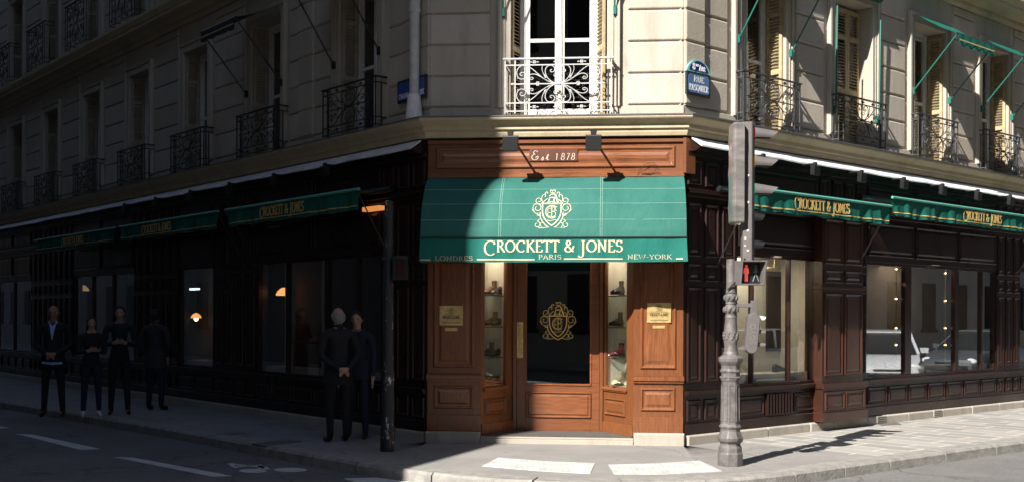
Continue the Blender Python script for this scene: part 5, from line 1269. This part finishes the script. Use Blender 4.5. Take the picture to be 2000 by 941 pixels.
# pedestrian signal box facing the camera
m = MB(); bx0, bx1, bz0, bz1 = X + tx(1437), X + tx(1488), tz(557), tz(510)
yf = Y - .20
def rr4(a, b, z0, z1, y, i=0): return [(a + i, y, z0 + i), (b - i, y, z0 + i), (b - i, y, z1 - i), (a + i, y, z1 - i)]
m.loft([rr4(bx0 - .03, bx1 - .06, bz0 + .01, bz1 - .01, Y + .03), rr4(bx0 - .035, bx1 - .04, bz0, bz1, Y - .06), [(bx0, yf, bz0 + .0), (bx1 - .03, yf, bz0), (bx1, yf - .04, bz1), (bx0 + .01, yf - .04, bz1)], [(bx0 + .015, yf, bz0 + .015), (bx1 - .045, yf, bz0 + .015), (bx1 - .018, yf - .04, bz1 - .015), (bx0 + .025, yf - .04, bz1 - .015)], [(bx0 + .015, yf + .13, bz0 + .02), (bx1 - .05, yf + .13, bz0 + .02), (bx1 - .05, yf + .13, bz1 - .02), (bx0 + .015, yf + .13, bz1 - .02)]], True, True)
m.build('pedestrian_signal', GREYP, SG, bevel=.003)
pf = yf + .125
m = MB(); m.loft([rr4(bx0 + .016, bx1 - .051, bz0 + .021, bz1 - .021, pf), rr4(bx0 + .016, bx1 - .051, bz0 + .021, bz1 - .021, pf - .006)]); m.build('signal_face', BLACKM, SG)
def man(cx, cz, h, mt, walk, name):
    m = MB(); y = pf - .012; t_ = .012
    def seg(pts, w_): m.tube([(cx + a * h, y, cz + b * h) for a, b in pts], w_ * h, 6)
    m.ball((cx, y, cz + .42 * h), .08 * h, 8)
    seg([(0, .33), (0, .02)], .085)
    if walk: seg([(0, .02), (-.16, -.48)], .035); seg([(0, .02), (.08, -.2), (.18, -.48)], .035); seg([(0, .28), (-.15, .02)], .03); seg([(0, .28), (.16, .04)], .03)
    else: seg([(-.05, .02), (-.05, -.48)], .05); seg([(.05, .02), (.05, -.48)], .05); seg([(-.10, .30), (-.13, -.02)], .035); seg([(.10, .30), (.13, -.02)], .035)
    m.build(name, mt, SG)
hh = (bz1 - bz0) * .72; cz = (bz0 + bz1) / 2
man(X + tx(1452.5), cz, hh, emis('red_man', (1, .02, .04), .2), False, 'red_man'); man(X + tx(1471), cz, hh, mat('grey_man', (.14, .15, .15), .4), True, 'walking_man')
# small repeater with three visors, bracket
m = MB(); s0_, s1_, z0_, z1_ = X + tx(1454), X + tx(1478), tz(690), tz(612)
N = 16
def stad(k, y): 
    w2 = (s1_ - s0_) / 2 * k; cx = (s0_ + s1_) / 2; out = []
    for i in range(N + 1): a = R(180 * i / N); out.append((cx + w2 * math.cos(a) + .02, y, z1_ - .07 + .07 * k * math.sin(a) + .01))
    for i in range(N + 1): a = R(180 + 180 * i / N); out.append((cx + w2 * math.cos(a) - .01, y, z0_ + .07 + .07 * k * math.sin(a)))
    return out
m.loft([stad(.9, Y + .06), stad(1, Y + .04), stad(1, Y - .07), stad(.85, Y - .085)]); m.build('repeater_housing', GREYP, SG, smooth=True)
m = MB(); cx_ = (s0_ + s1_) / 2
for i, c in enumerate('SOVO'):
    pass
def rmap(a, b, h): return Vector((cx_ + .0 - (b - 0), Y - .085 - h, a))
text(m, 'SOVO', tz(672), -.025, .05, rmap, tz(632) - tz(672), .16, .14, {}, .1, .005, .01); m.build('embossed_mark', mat('mark_grey', (.20, .18, .18), .4), SG)
for y in (621, 648, 673):
    m = MB(); visor(m, s1_ + .008, tz(y), .033, .085, .004, yc=Y - .01); m.build('visor', WHITEP if y == 621 else GREYP, SG, smooth=True)
m = MB(); lbox(m, X + .04, s1_ - .03, Y - .02, Y + .02, tz(600), tz(592)); lbox(m, s1_ - .08, s1_ - .0, Y - .03, Y + .03, tz(612), tz(586)); m.build('bracket', GREYP, SG, bevel=.004); m = MB(); lbox(m, X + .04, s0_ + .05, Y - .015, Y + .015, tz(684), tz(678)); m.build('bracket', GREYP, SG, bevel=.004)

# ------------------------------------------------------------------ black post on the left with a small signal box
pb = gnd(757, 880); k_ = 2120 / pb.y
def pz(y): return CH + (HY - 1 - y) / k_
PST = mat('peeling_black_paint', (.02, .02, .022), .5); n_, b_ = nodes(PST)
c_ = mixcol(n_, (.018, .018, .02), (.55, .55, .55), ramp(n_, noise(n_, 9, 6, .75, (1, 1, .45)), .585, .61)); n_.links.new(c_, b_.inputs['Base Color'])
PO = empty('signal_post', pb, 'black post with peeling white paint and a small signal box, on the shaded pavement', 'signal post')
m = MB(); m.lathe([(.093, -.02), (.093, .28), (.086, .30), (.078, .32), (.078, .95), (.068, 1.0), (.062, 2.05), (.052, 2.08), (.05, pz(400)), (.056, pz(399)), (.056, pz(395)), (.03, pz(392))], 18, pb); m.build('post', PST, PO, smooth=True)
m = MB(); lbox(m, pb.x + .06, pb.x + .23, pb.y - .10, pb.y + .08, pz(546), pz(500)); lbox(m, pb.x - .08, pb.x + .07, pb.y - .03, pb.y + .03, pz(508), pz(502)); lbox(m, pb.x + .10, pb.x + .215, pb.y - .16, pb.y - .10, pz(508), pz(500)); lbox(m, pb.x + .10, pb.x + .112, pb.y - .16, pb.y - .10, pz(542), pz(508)); lbox(m, pb.x + .203, pb.x + .215, pb.y - .16, pb.y - .10, pz(542), pz(508)); m.build('signal_box', BLACKM, PO, bevel=.005)
m = MB(); lbox(m, pb.x + .115, pb.x + .20, pb.y - .106, pb.y - .101, pz(540), pz(510)); m.build('signal_face', mat('dark_red_lens', (.06, .012, .014), .2), PO)

# ------------------------------------------------------------------ cars outside the frame, seen mirrored in the right windows
def car(M, body, label, estate=False):
    root = empty('parked_car', M, label, 'car', 'cars parked along the right street')
    # x forward, y left, z up ; length 4.3, width 1.75
    def sec(xx, pts): return [(xx, a, b) for a, b in pts]
    prof = [(-2.1, .35, .86, .78), (-2.05, .28, .95, .82), (-1.2, .24, 1.0, .87), (0, .22, .98, .88), (1.1, .22, .96, .87), (1.8, .26, .84, .82), (2.1, .32, .70, .70), (2.15, .38, .58, .6)]
    m = MB(); loops = []
    for xx, z0, z1, hw in prof:
        loops.append([(xx, -hw * .92, z0), (xx, -hw, z0 + .18), (xx, -hw, z1 - .16), (xx, -hw * .9, z1), (xx, hw * .9, z1), (xx, hw, z1 - .16), (xx, hw, z0 + .18), (xx, hw * .92, z0)])
    m.loft(loops); m.build('body', body, root, M=M, smooth=True)
    m = MB(); r = -2.0 if estate else -1.75
    pr_ = [(r, .96, .72, .5), (r + .35, 1.44, .62, .5), (-.6, 1.52, .62, .5), (.3, 1.48, .61, .5), (1.15, .98, .72, .5)]
    m.loft([[(a, -h_, .93), (a, -h_ * .98, z_ - .0), (a, h_ * .98, z_), (a, h_, .93)] for a, z_, h_, _ in [(r, .97, .74, 0), (r + .35, 1.40, .66, 0), (-.6, 1.47, .64, 0), (.25, 1.44, .64, 0), (1.2, .97, .74, 0)]]); m.build('window_band', mat('car_glass', (.015, .02, .022), .05) if 'car_glass' not in bpy.data.materials else bpy.data.materials['car_glass'], root, M=M)
    m = MB(); m.loft([[(a, -h_, z_ - .04), (a, -h_ * .9, z_), (a, h_ * .9, z_), (a, h_, z_ - .04)] for a, z_, h_ in ((r + .3, 1.42, .62), (-.6, 1.505, .65), (.3, 1.47, .64))])
    for sg in (-1, 1):
        for p0_, p1_ in (((1.22, .76, .95), (.25, .655, 1.46)), ((r, .76, .95), (r + .33, .67, 1.42)), ((-.3, .745, .95), (-.35, .66, 1.48))): bar(m, (p0_[0], sg * p0_[1], p0_[2]), (p1_[0], sg * p1_[1], p1_[2]), .06)
        lbox(m, .75, .95, sg * .92 - .09, sg * .92 + .09, .98, 1.10)
    m.build('roof', body, root, M=M)
    for wx in (-1.3, 1.35):
        for sg in (-1, 1):
            m = MB(); m.tube([(wx, sg * .70, .31), (wx, sg * .885, .31)], .31, 20); wh = m.build('wheel', BLACKM, root, M=M)
            m = MB(); m.tube([(wx, sg * .88, .31), (wx, sg * .895, .31)], .2, 14); m.build('rim', ZINC, wh, M=M)
    HL = mat('headlight', (.8, .82, .85), .1) if 'headlight' not in bpy.data.materials else bpy.data.materials['headlight']
    for sg in (-1, 1): m = MB(); m.ball((1.98, sg * .60, .66), .14, 10, (.9, 1.2, .7)); m.build('headlight', HL, root, M=M, smooth=True)
    m = MB(); lbox(m, 2.12, 2.17, -.42, .42, .42, .52); lbox(m, 2.10, 2.16, -.3, .3, .60, .64); m.build('grille', BLACKM, root, M=M)
    return root
def car_at(s, p, body, label, flip=1, estate=False, yaw=0):
    F = FRr; o = F.P(s, p, ROADZ); a = math.atan2(-F.u.y, -F.u.x) + (0 if flip > 0 else math.pi) + R(yaw)
    return car(Matrix.Translation(o) @ Matrix.Rotation(a, 4, 'Z'), body, label, estate)
YAW = -35
WCAR = mat('white_car_paint', (.75, .76, .78), .25, coat=.8); DCAR = mat('dark_car_paint', (.08, .09, .10), .25, coat=.8); GCAR = mat('grey_car_paint', (.25, .27, .29), .25, coat=.8)
car_at(13.2, 4.9, WCAR, 'white car mirrored in the three-light shop window', yaw=YAW); car_at(18.6, 4.9, DCAR, 'dark car mirrored behind the white one in the shop window', 1, True)
car_at(12.8, 8.6, GCAR, 'grey car mirrored low in the shop window'); car_at(23.5, 4.8, WCAR, 'second white car farther along the street, faint in the mirror of the shop window', -1)

# ------------------------------------------------------------------ people
SKIN = mat('skin', (.42, .24, .17), .55); SKIND = mat('skin_tan', (.30, .17, .11), .55)
def cloth(n_, c): return mat(n_, c, .9, var=.2, scale=30, bump=1.0, bscale=7)
SUITK = cloth('black_suit_cloth', (.012, .012, .015)); NAVYC = cloth('navy_cloth', (.012, .016, .035)); SHIRT = cloth('pale_blue_shirt', (.35, .45, .75)); JEANS = cloth('dark_jeans', (.015, .02, .04)); GREYC = cloth('dark_grey_coat', (.03, .03, .032)); LEA = mat('black_shoe_leather', (.008, .008, .008), .3)
HAIRG = mat('grey_hair', (.22, .21, .20), .8); HAIRD = mat('dark_hair', (.015, .011, .009), .7); WSHOE = mat('white_sneaker', (.6, .6, .6), .6)
def person(pos, face, H, label, top, bottom, shoe, skin, pose='rest', hair=None, coat=.0, bald=False, stance=.10, shirt=None, lean=0, female=False):
    """face = world yaw the figure looks to; local x right, y forward"""
    k = H / 1.75; M = Matrix.Translation(pos) @ Matrix.Rotation(face, 4, 'Z')
    V = {}; E = []; RAD = {}; MT = {}
    def v(n_, p, r, par=None, mt='top'):
        V[n_] = Vector(p) * k; RAD[n_] = (r * k if not isinstance(r, tuple) else (r[0] * k, r[1] * k))
        if par: E.append((par, n_, mt))
    sw = .17 if female else .195
    v('pelvis', (0, 0, .95), (.15, .11)); v('waist', (0, .0, 1.10), (.14, .10), 'pelvis'); v('chest', (0, .0, 1.28), (.18, .125), 'waist'); v('upper', (0, -.01, 1.41), (.155, .095), 'chest'); v('neck', (0, 0, 1.50), .058, 'upper', 'skin'); v('jaw', (0, .025, 1.565), (.062, .07), 'neck', 'skin'); v('skull', (0, .01, 1.64), (.078, .095), 'jaw', 'skin'); v('crown', (0, 0, 1.70), (.062, .075), 'skull', 'skin')
    for sg, n_ in ((1, 'r'), (-1, 'l')):
        v('sh' + n_, (sg * sw, -.005, 1.405), .066, 'upper')
        if pose == 'front':   # hands held together in front
            el = (sg * (sw + .07), .0, 1.13); wr = (sg * .07, .20, .99); pm = (sg * .02, .235, .98); fd = Vector((-sg * .6, .2, -.35))
        elif pose == 'back':
            el = (sg * (sw + .07), -.07, 1.13); wr = (sg * .07, -.185, .965); pm = (sg * .015, -.215, .94); fd = Vector((-sg * .75, -.1, -.45))
        elif pose == 'phone':
            el = (sg * (sw + .05), .05, 1.12); wr = (sg * .10, .27, 1.15); pm = (sg * .05, .33, 1.17); fd = Vector((-sg * .5, .6, .2))
        elif pose == 'pockets':
            el = (sg * (sw + .09), -.05, 1.13); wr = (sg * .20, .04, .95); pm = (sg * .19, .07, .89); fd = Vector((0, .3, -1))
        else:
            el = (sg * (sw + .04), -.02, 1.12); wr = (sg * (sw + .05), .05, .88); pm = (sg * (sw + .045), .06, .80); fd = Vector((0, .15, -1))
        v('el' + n_, el, .048, 'sh' + n_); v('wr' + n_, wr, .034, 'el' + n_); v('pm' + n_, pm, (.036, .022), 'wr' + n_, 'skin')
        fd.normalize(); side = Vector((0, 0, 1)).cross(fd) if abs(fd.z) < .8 else Vector((0, 1, 0)); side.normalize(); alt = Vector((0, 0, 1)) if abs(fd.z) < .8 else side
        for q_, ln in enumerate((.062, .072, .068, .052)):
            o_ = Vector(pm) + alt * (.027 - q_ * .018) + fd * .035
            v('f%d%s' % (q_, n_), o_ + fd * ln * .5, .0085, 'pm' + n_, 'skin'); v('g%d%s' % (q_, n_), o_ + fd * ln * .9 + Vector((0, 0, -.012)), .0075, 'f%d%s' % (q_, n_), 'skin')
        v('th' + n_, Vector(pm) + alt * .045 + fd * .02, .010, 'pm' + n_, 'skin'); v('tj' + n_, Vector(pm) + alt * .055 + fd * .045, .0085, 'th' + n_, 'skin')
        v('hip' + n_, (sg * .095, 0, .88), .095, 'pelvis', 'bot'); v('kn' + n_, (sg * (.09 + stance * .4), .02 + (lean if sg > 0 else 0), .49), .062, 'hip' + n_, 'bot'); v('an' + n_, (sg * (.07 + stance), (lean * 1.6 if sg > 0 else 0) - .01, .10), .046, 'kn' + n_, 'bot')
        v('he' + n_, (sg * (.07 + stance), (lean * 1.6 if sg > 0 else 0), .045), .042, 'an' + n_, 'shoe'); v('toe' + n_, (sg * (.09 + stance), .17 + (lean * 1.6 if sg > 0 else 0), .03), (.042, .028), 'he' + n_, 'shoe')
    names = list(V); me = bpy.data.meshes.new('skel'); me.from_pydata([V[n_] for n_ in names], [(names.index(a), names.index(b)) for a, b, _ in E], [])
    o = bpy.data.objects.new('skel', me); bpy.context.scene.collection.objects.link(o)
    md = o.modifiers.new('skin', 'SKIN'); md.use_smooth_shade = True; md.branch_smoothing = .4
    if not me.skin_vertices: 
        bm = bmesh.new(); bm.from_mesh(me); bm.verts.layers.skin.verify(); bm.to_mesh(me); bm.free()
    for i, n_ in enumerate(names):
        r = RAD[n_]; sv = me.skin_vertices[0].data[i]; sv.radius = r if isinstance(r, tuple) else (r, r); sv.use_root = (i == 0)
    sb = o.modifiers.new('sub', 'SUBSURF'); sb.levels = 2; sb.render_levels = 2
    dg = bpy.context.evaluated_depsgraph_get(); dg.update(); bme = bpy.data.meshes.new_from_object(o.evaluated_get(dg)); bpy.data.objects.remove(o)
    bme.name = 'person_body'; bme.materials.clear()
    mats = {'top': top, 'bot': bottom, 'skin': skin, 'shoe': shoe}; order = ['top', 'bot', 'skin', 'shoe']
    for q_ in order: bme.materials.append(mats[q_])
    segs = [(V[a], V[b], mt, b) for a, b, mt in E]
    HC = Vector((0, .012, 1.632)) * k
    for vt in bme.vertices:       # model the head
        c = vt.co
        t = (c.z / k - 1.525) / .035
        if t <= 0 or abs(c.x) > .14 * k: continue
        t = min(1, t); d = c - HC
        if d.length < 1e-5: continue
        d.normalize(); jaw_ = max(0, -d.z)
        e = Vector((d.x / (.077 - .020 * jaw_), d.y / (.098 - .004 * jaw_), d.z / .118)); rad = k / e.length
        f = max(0, d.y)
        def g(x_, z_, w_): return math.exp(-((d.x - x_) ** 2 + (d.z - z_) ** 2) / w_ ** 2) if f > .2 else 0
        rad += k * (.024 * g(0, -.20, .13) + .008 * g(0, .0, .10) - .008 * (g(.30, .0, .16) + g(-.30, .0, .16)) + .006 * g(0, -.55, .18) + .007 * g(0, -.85, .25))
        if abs(d.x) > .93 and abs(d.z) < .28: rad += .018 * k
        q2 = HC + d * rad
        if c.z / k < 1.56: q2.z = c.z
        vt.co = c.lerp(q2, t)
    for pl in bme.polygons:
        c = pl.center; best = None
        for a, b, mt, bn in segs:
            ab = b - a; t = max(0, min(1, (c - a).dot(ab) / ab.length_squared)); d = (a + ab * t - c).length / (1.0 if mt != 'top' else 1.15)
            if best is None or d < best[0]: best = (d, mt, t, bn)
        mt = best[1]
        if best[3] == 'neck' and c.z < 1.475 * k: mt = 'top'
        if mt == 'bot' and c.z > .93 * k: mt = 'top'
        if mt in ('bot',) and c.z > (.93 - coat) * k: mt = 'top'
        pl.material_index = order.index(mt); pl.use_smooth = True
    root = empty('person', M, label, 'person'); bo = bpy.data.objects.new('body', bme); place(bo, M, root)
    for sg in (-1, 1):
        m = MB(); m.ball((sg * .030 * k, .096 * k, 1.632 * k), .010 * k, 8); m.build('eye', BLACKM, root, M=M, smooth=True)
    m = MB(); m.ball((0, .1085 * k, 1.578 * k), .021 * k, 8, (1, .22, .25)); m.build('mouth', mat('lips', (.20, .07, .06), .5) if 'lips' not in bpy.data.materials else bpy.data.materials['lips'], root, M=M, smooth=True)
    m = MB()
    for sg in (-1, 1): m.ball((sg * .031 * k, .1035 * k, 1.652 * k), .019 * k, 8, (1, .2, .2)); m.build('eyebrow', hair or HAIRD, root, M=M, smooth=True); m = MB()
    if not bald or hair:
        m = MB(); N = 24; K_ = 7; outl = []; th0, th1 = (R(-215), R(35)) if bald else (0, 2 * math.pi)
        def hp(th, el, off): return Vector(((.077 + off) * math.cos(el) * math.cos(th), .012 + (.098 + off) * math.cos(el) * math.sin(th), 1.632 + (.118 + off) * math.sin(el))) * k
        for i in range(N + 1):
            th = lerp(th0, th1, i / N); fr = .5 + .5 * math.sin(th); lo = R(lerp(-42, 40, fr ** 1.5)); hi = R(22) if bald else R(88)
            if bald: lo = R(lerp(-42, 5, fr))
            outl.append([hp(th, lerp(lo, hi, q_ / K_), .004 + .012 * math.sin(math.pi * min(1, .15 + q_ / K_ * .8)) + .003 * math.sin(i * 2.1 + q_)) for q_ in range(K_ + 1)])
        m.loft(outl, False, False, False)
        if female: m.ball((0, -.06 * k, 1.52 * k), .1 * k, 12, (.9, .5, 1.5))
        m.build('hair', hair or HAIRD, root, M=M, smooth=True, recalc=False)
    m = MB(); N = 18
    m.loft([[(rx * math.cos(2 * math.pi * q_ / N) * k, (yo + ry * math.sin(2 * math.pi * q_ / N)) * k, (z - .02 * math.sin(2 * math.pi * q_ / N)) * k) for q_ in range(N)] for rx, ry, yo, z in ((.10, .085, -.008, 1.45), (.075, .07, -.002, 1.48), (.066, .064, 0, 1.515), (.058, .056, 0, 1.515), (.05, .05, 0, 1.48))])
    m.build('collar', top, root, M=M, smooth=True)
    if coat > .1:      # jacket skirt
        m = MB(); N = 20; m.loft([[((rx * math.cos(2 * math.pi * q_ / N)) * k, ry * math.sin(2 * math.pi * q_ / N) * k, z * k) for q_ in range(N)] for rx, ry, z in ((.165, .125, 1.08), (.175, .135, .98), (.19, .15, .88), (.195, .155, .93 - coat), (.18, .14, .935 - coat))]); m.build('jacket_skirt', top, root, M=M, smooth=True)
    if shirt:
        m = MB(); f = [(-.045, .128, 1.20), (0, .135, 1.08), (.045, .128, 1.20)]
        m.add([Vector(p) * k for p in ((-.055, .062, 1.49), (-.03, .118, 1.36), (0, .148, 1.20), (.03, .118, 1.36), (.055, .062, 1.49), (0, .10, 1.43))], [(0, 1, 5), (1, 2, 5), (2, 3, 5), (3, 4, 5)]); 
        m.add([Vector(p) * k for p in ((-.055, .055, 1.49), (-.03, .11, 1.36), (0, .14, 1.20), (.03, .11, 1.36), (.055, .055, 1.49), (0, .09, 1.43))], [(0, 1, 5), (1, 2, 5), (2, 3, 5), (3, 4, 5)])
        for sg in (-1, 1): m.loft([[Vector(p) * k for p in q_] for q_ in ([(sg * .05, .05, 1.52), (sg * .062, .045, 1.49), (sg * .04, .10, 1.46)], [(sg * .052, .06, 1.525), (sg * .07, .06, 1.48), (sg * .035, .115, 1.44)])])
        m.loft([[Vector(p) * k for p in q_] for q_ in ([(-.15, .115, .86), (-.15, .13, .83)], [(0, .185, .86), (0, .19, .82)], [(.15, .115, .87), (.15, .13, .84)])], False, False, False)
        m.build('shirt', shirt, root, M=M, recalc=False)
    return root
def face_to(p, t): d = t - p; return math.atan2(d.y, d.x) - math.pi / 2
def gp0(x_, y_): return gnd(x_, y_)
cam2 = Vector((0, 0, 0))
p1 = gp0(104, 812); person(p1, face_to(p1, Vector((0, 0, 0))) + R(-10), 1.80, 'bald man in dark suit and open pale blue shirt by the kerb, far left', SUITK, SUITK, LEA, SKIND, 'front', None, .16, True, .07, SHIRT)
p2 = gp0(178, 812) ; person(p2, face_to(p2, Vector((2, 0, 0))), 1.62, 'woman in black with pale shoes standing behind the bald man in the suit', SUITK, JEANS, WSHOE, SKIN, 'phone', HAIRD, .05, False, .06, None, 0, True)
p3 = gp0(233, 808); person(p3, face_to(p3, Vector((0, 0, 0))), 1.80, 'dark clothed man with folded hands between the woman and the man turned away', SUITK, SUITK, LEA, SKIN, 'phone', HAIRD, .1, False, .06)
p4 = gp0(303, 800); person(p4, face_to(Vector((0, 0, 0)), p4) + R(-30), 1.76, 'man in a grey coat turned away toward the shop window', GREYC, JEANS, LEA, SKIN, 'pockets', HAIRD, .2, False, .05)
p5 = gp0(660, 862); person(p5, face_to(Vector((0, 0, 0)), p5) + R(20), 1.76, 'grey haired man in black seen from behind, hands clasped at his back', SUITK, SUITK, LEA, SKIN, 'back', HAIRG, .18, True, .04)
p6 = gp0(697, 855); person(p6, face_to(p6, p5) + R(15), 1.72, 'person in dark navy clothes facing the grey haired man beside the black post', NAVYC, JEANS, LEA, SKIN, 'rest', HAIRD, .12, False, .05)

# ------------------------------------------------------------------ buildings round the crossing (out of the frame; they shade and mirror)
dx, dy = SUN_AZ.x, SUN_AZ.y
def qv(P): return P.x * dy - P.y * dx
qa = qv(FF.P(x(986), 0, 0)); 
nL = Vector((FLl.n.x, FLl.n.y)); WST = 12.0
def corner(q_):    # point on the far side of the left street whose shadow edge has the wanted offset
    O = FL + nL * WST; d = FLl.u     # O + d*t
    t = (q_ - (O.x * dy - O.y * dx)) / (d.x * dy - d.y * dx); return O + d * t
# shadow edge on the ground wanders outwards
t13 = gnd(787, 917); qlow = qv(t13); print('q wall', qa, 'q ground', qlow, qv(gnd(860, 888)), qv(gnd(940, 862)))
def hgt(P, c): return (Vector((P.x, P.y)) - c).dot(SUN_AZ) * math.tan(SUN_EL) + P.z
cu = corner(qa); cl = corner(qlow); print('corner', cu, cl, 'heights', hgt(t13, cl), hgt(FF.P(x(975), 0, .1), cu), hgt(FF.P(x(975), 0, 5.9), cu))
zl = hgt(t13, cl); zu = hgt(gnd(940, 862), cu)
bk_ = Vector((-FLl.n.x, -FLl.n.y)); away = -FLl.u; back = nL
NB = empty('neighbour_building', Vector((cu.x, cu.y, 0)), 'tall stone building across the left street, outside the frame, shading it', 'building', 'buildings round the crossing')
m = MB()
def ring2(c, z): 
    pts = [c, c + away * 78, c + away * 78 + back * 14, c - SUN_AZ * 14]
    return [(p.x, p.y, z) for p in pts]
m.loft([ring2(cl, -.2), ring2(cl, zl), ring2(cu, zu), ring2(cu, 27)]); m.build('wall', mat('dark_street_wall', (.075, .07, .066), .9, var=.3, scale=2), NB)
wm = MB(); lbox(wm, -.5, .5, -.06, .05, 0, 1.9); lbox(wm, -.62, .62, -.10, .02, -.12, 0); wme = getmesh('far_window', wm, mat('far_window_dark', (.02, .022, .025), .7, spec=.1))
def fwin(F, s0, s1, step, root, floors=(1.2, 4.6, 7.8, 11.0, 14.0), p=0):
    s = s0
    while s < s1:
        for z in floors: inst('window', wme, F.M(s, p, z), root)
        s += step
FN = Frame(cu, away * -1); 
FNn = Frame(cu + away * 46, -away)   # placeholder facing check
F_A = Frame(cu, away)
if F_A.n.dot(-nL) < 0: F_A = Frame(cu + away * 78, -away)
fwin(F_A, 34.0, 76, 2.7, NB, (1.2, 4.6, 7.8, 10.8, 13.6, 16.6)); 
OB = []
OPPL = stone_mat('pale_street_stone', (.46, .43, .38), (.25, .22, .19), .4)
def block_b(s0, s1, p0, h, label):
    root = empty('neighbour_building', FRr.P((s0 + s1) / 2, p0, 0), label, 'building', 'buildings round the crossing')
    m = MB(); box(m, FRr, s0, s1, -.2, h, p0, p0 + 14); m.build('wall', OPPL, root)
    m = MB()
    for z in (4.1, 7.3, 13.8, h): box(m, FRr, s0 - .1, s1 + .1, z, z + .25, p0 - .25, p0 + .1)
    m.build('cornice', OPPL, root)
    F = Frame(FRr.P(s1, p0, 0).to_2d(), -FRr.u); fwin(F, 1.6, s1 - s0 - 1, 2.7, root); return root
block_b(0, 52, 13.5, 18, 'shaded stone building facing the right shopfront across the street, outside the frame')
block_b(-62, -12.5, 13.5, 18, 'stone building behind the camera, outside the frame')
def sky_blocker(F, s0, s1, p0, p1, h, label):  # invented street ends, added to cut sky light and bright reflections
    root = empty('neighbour_building', F.P((s0 + s1) / 2, (p0 + p1) / 2, 0), label, 'building', 'buildings round the crossing')
    m = MB(); box(m, F, s0, s1, -.2, h, p0, p1); m.build('wall', bpy.data.materials['dark_street_wall'], root); m = MB(); box(m, F, s0 - .2, s1 + .2, h, h + .3, p0 - .2, p1 + .2); m.build('cornice', OPP, root)
sky_blocker(FLl, -92, -84, -3, 16, 24, 'unseen light blocker added at the far end of the left street, outside the frame')
sky_blocker(FRr, 54, 62, -3, 16, 19, 'unseen light blocker added at the far end of the right street, outside the frame')
sky_blocker(FRr, -100, -92, -14, 20, 17, 'unseen light blocker added across the street far behind the camera, outside the frame')
sky_blocker(FRr, -14, 2, 44, 52, 18, 'unseen light blocker added across the side street behind the camera, outside the frame')
m = MB(); box(m, FRr, -62, -12.5, ROADZ - .1, 0, 11.3, 28); box(m, FRr, 0, 52, ROADZ - .1, 0, 11.3, 28); tag(m.build('far_pavement', PAV), kind='structure')
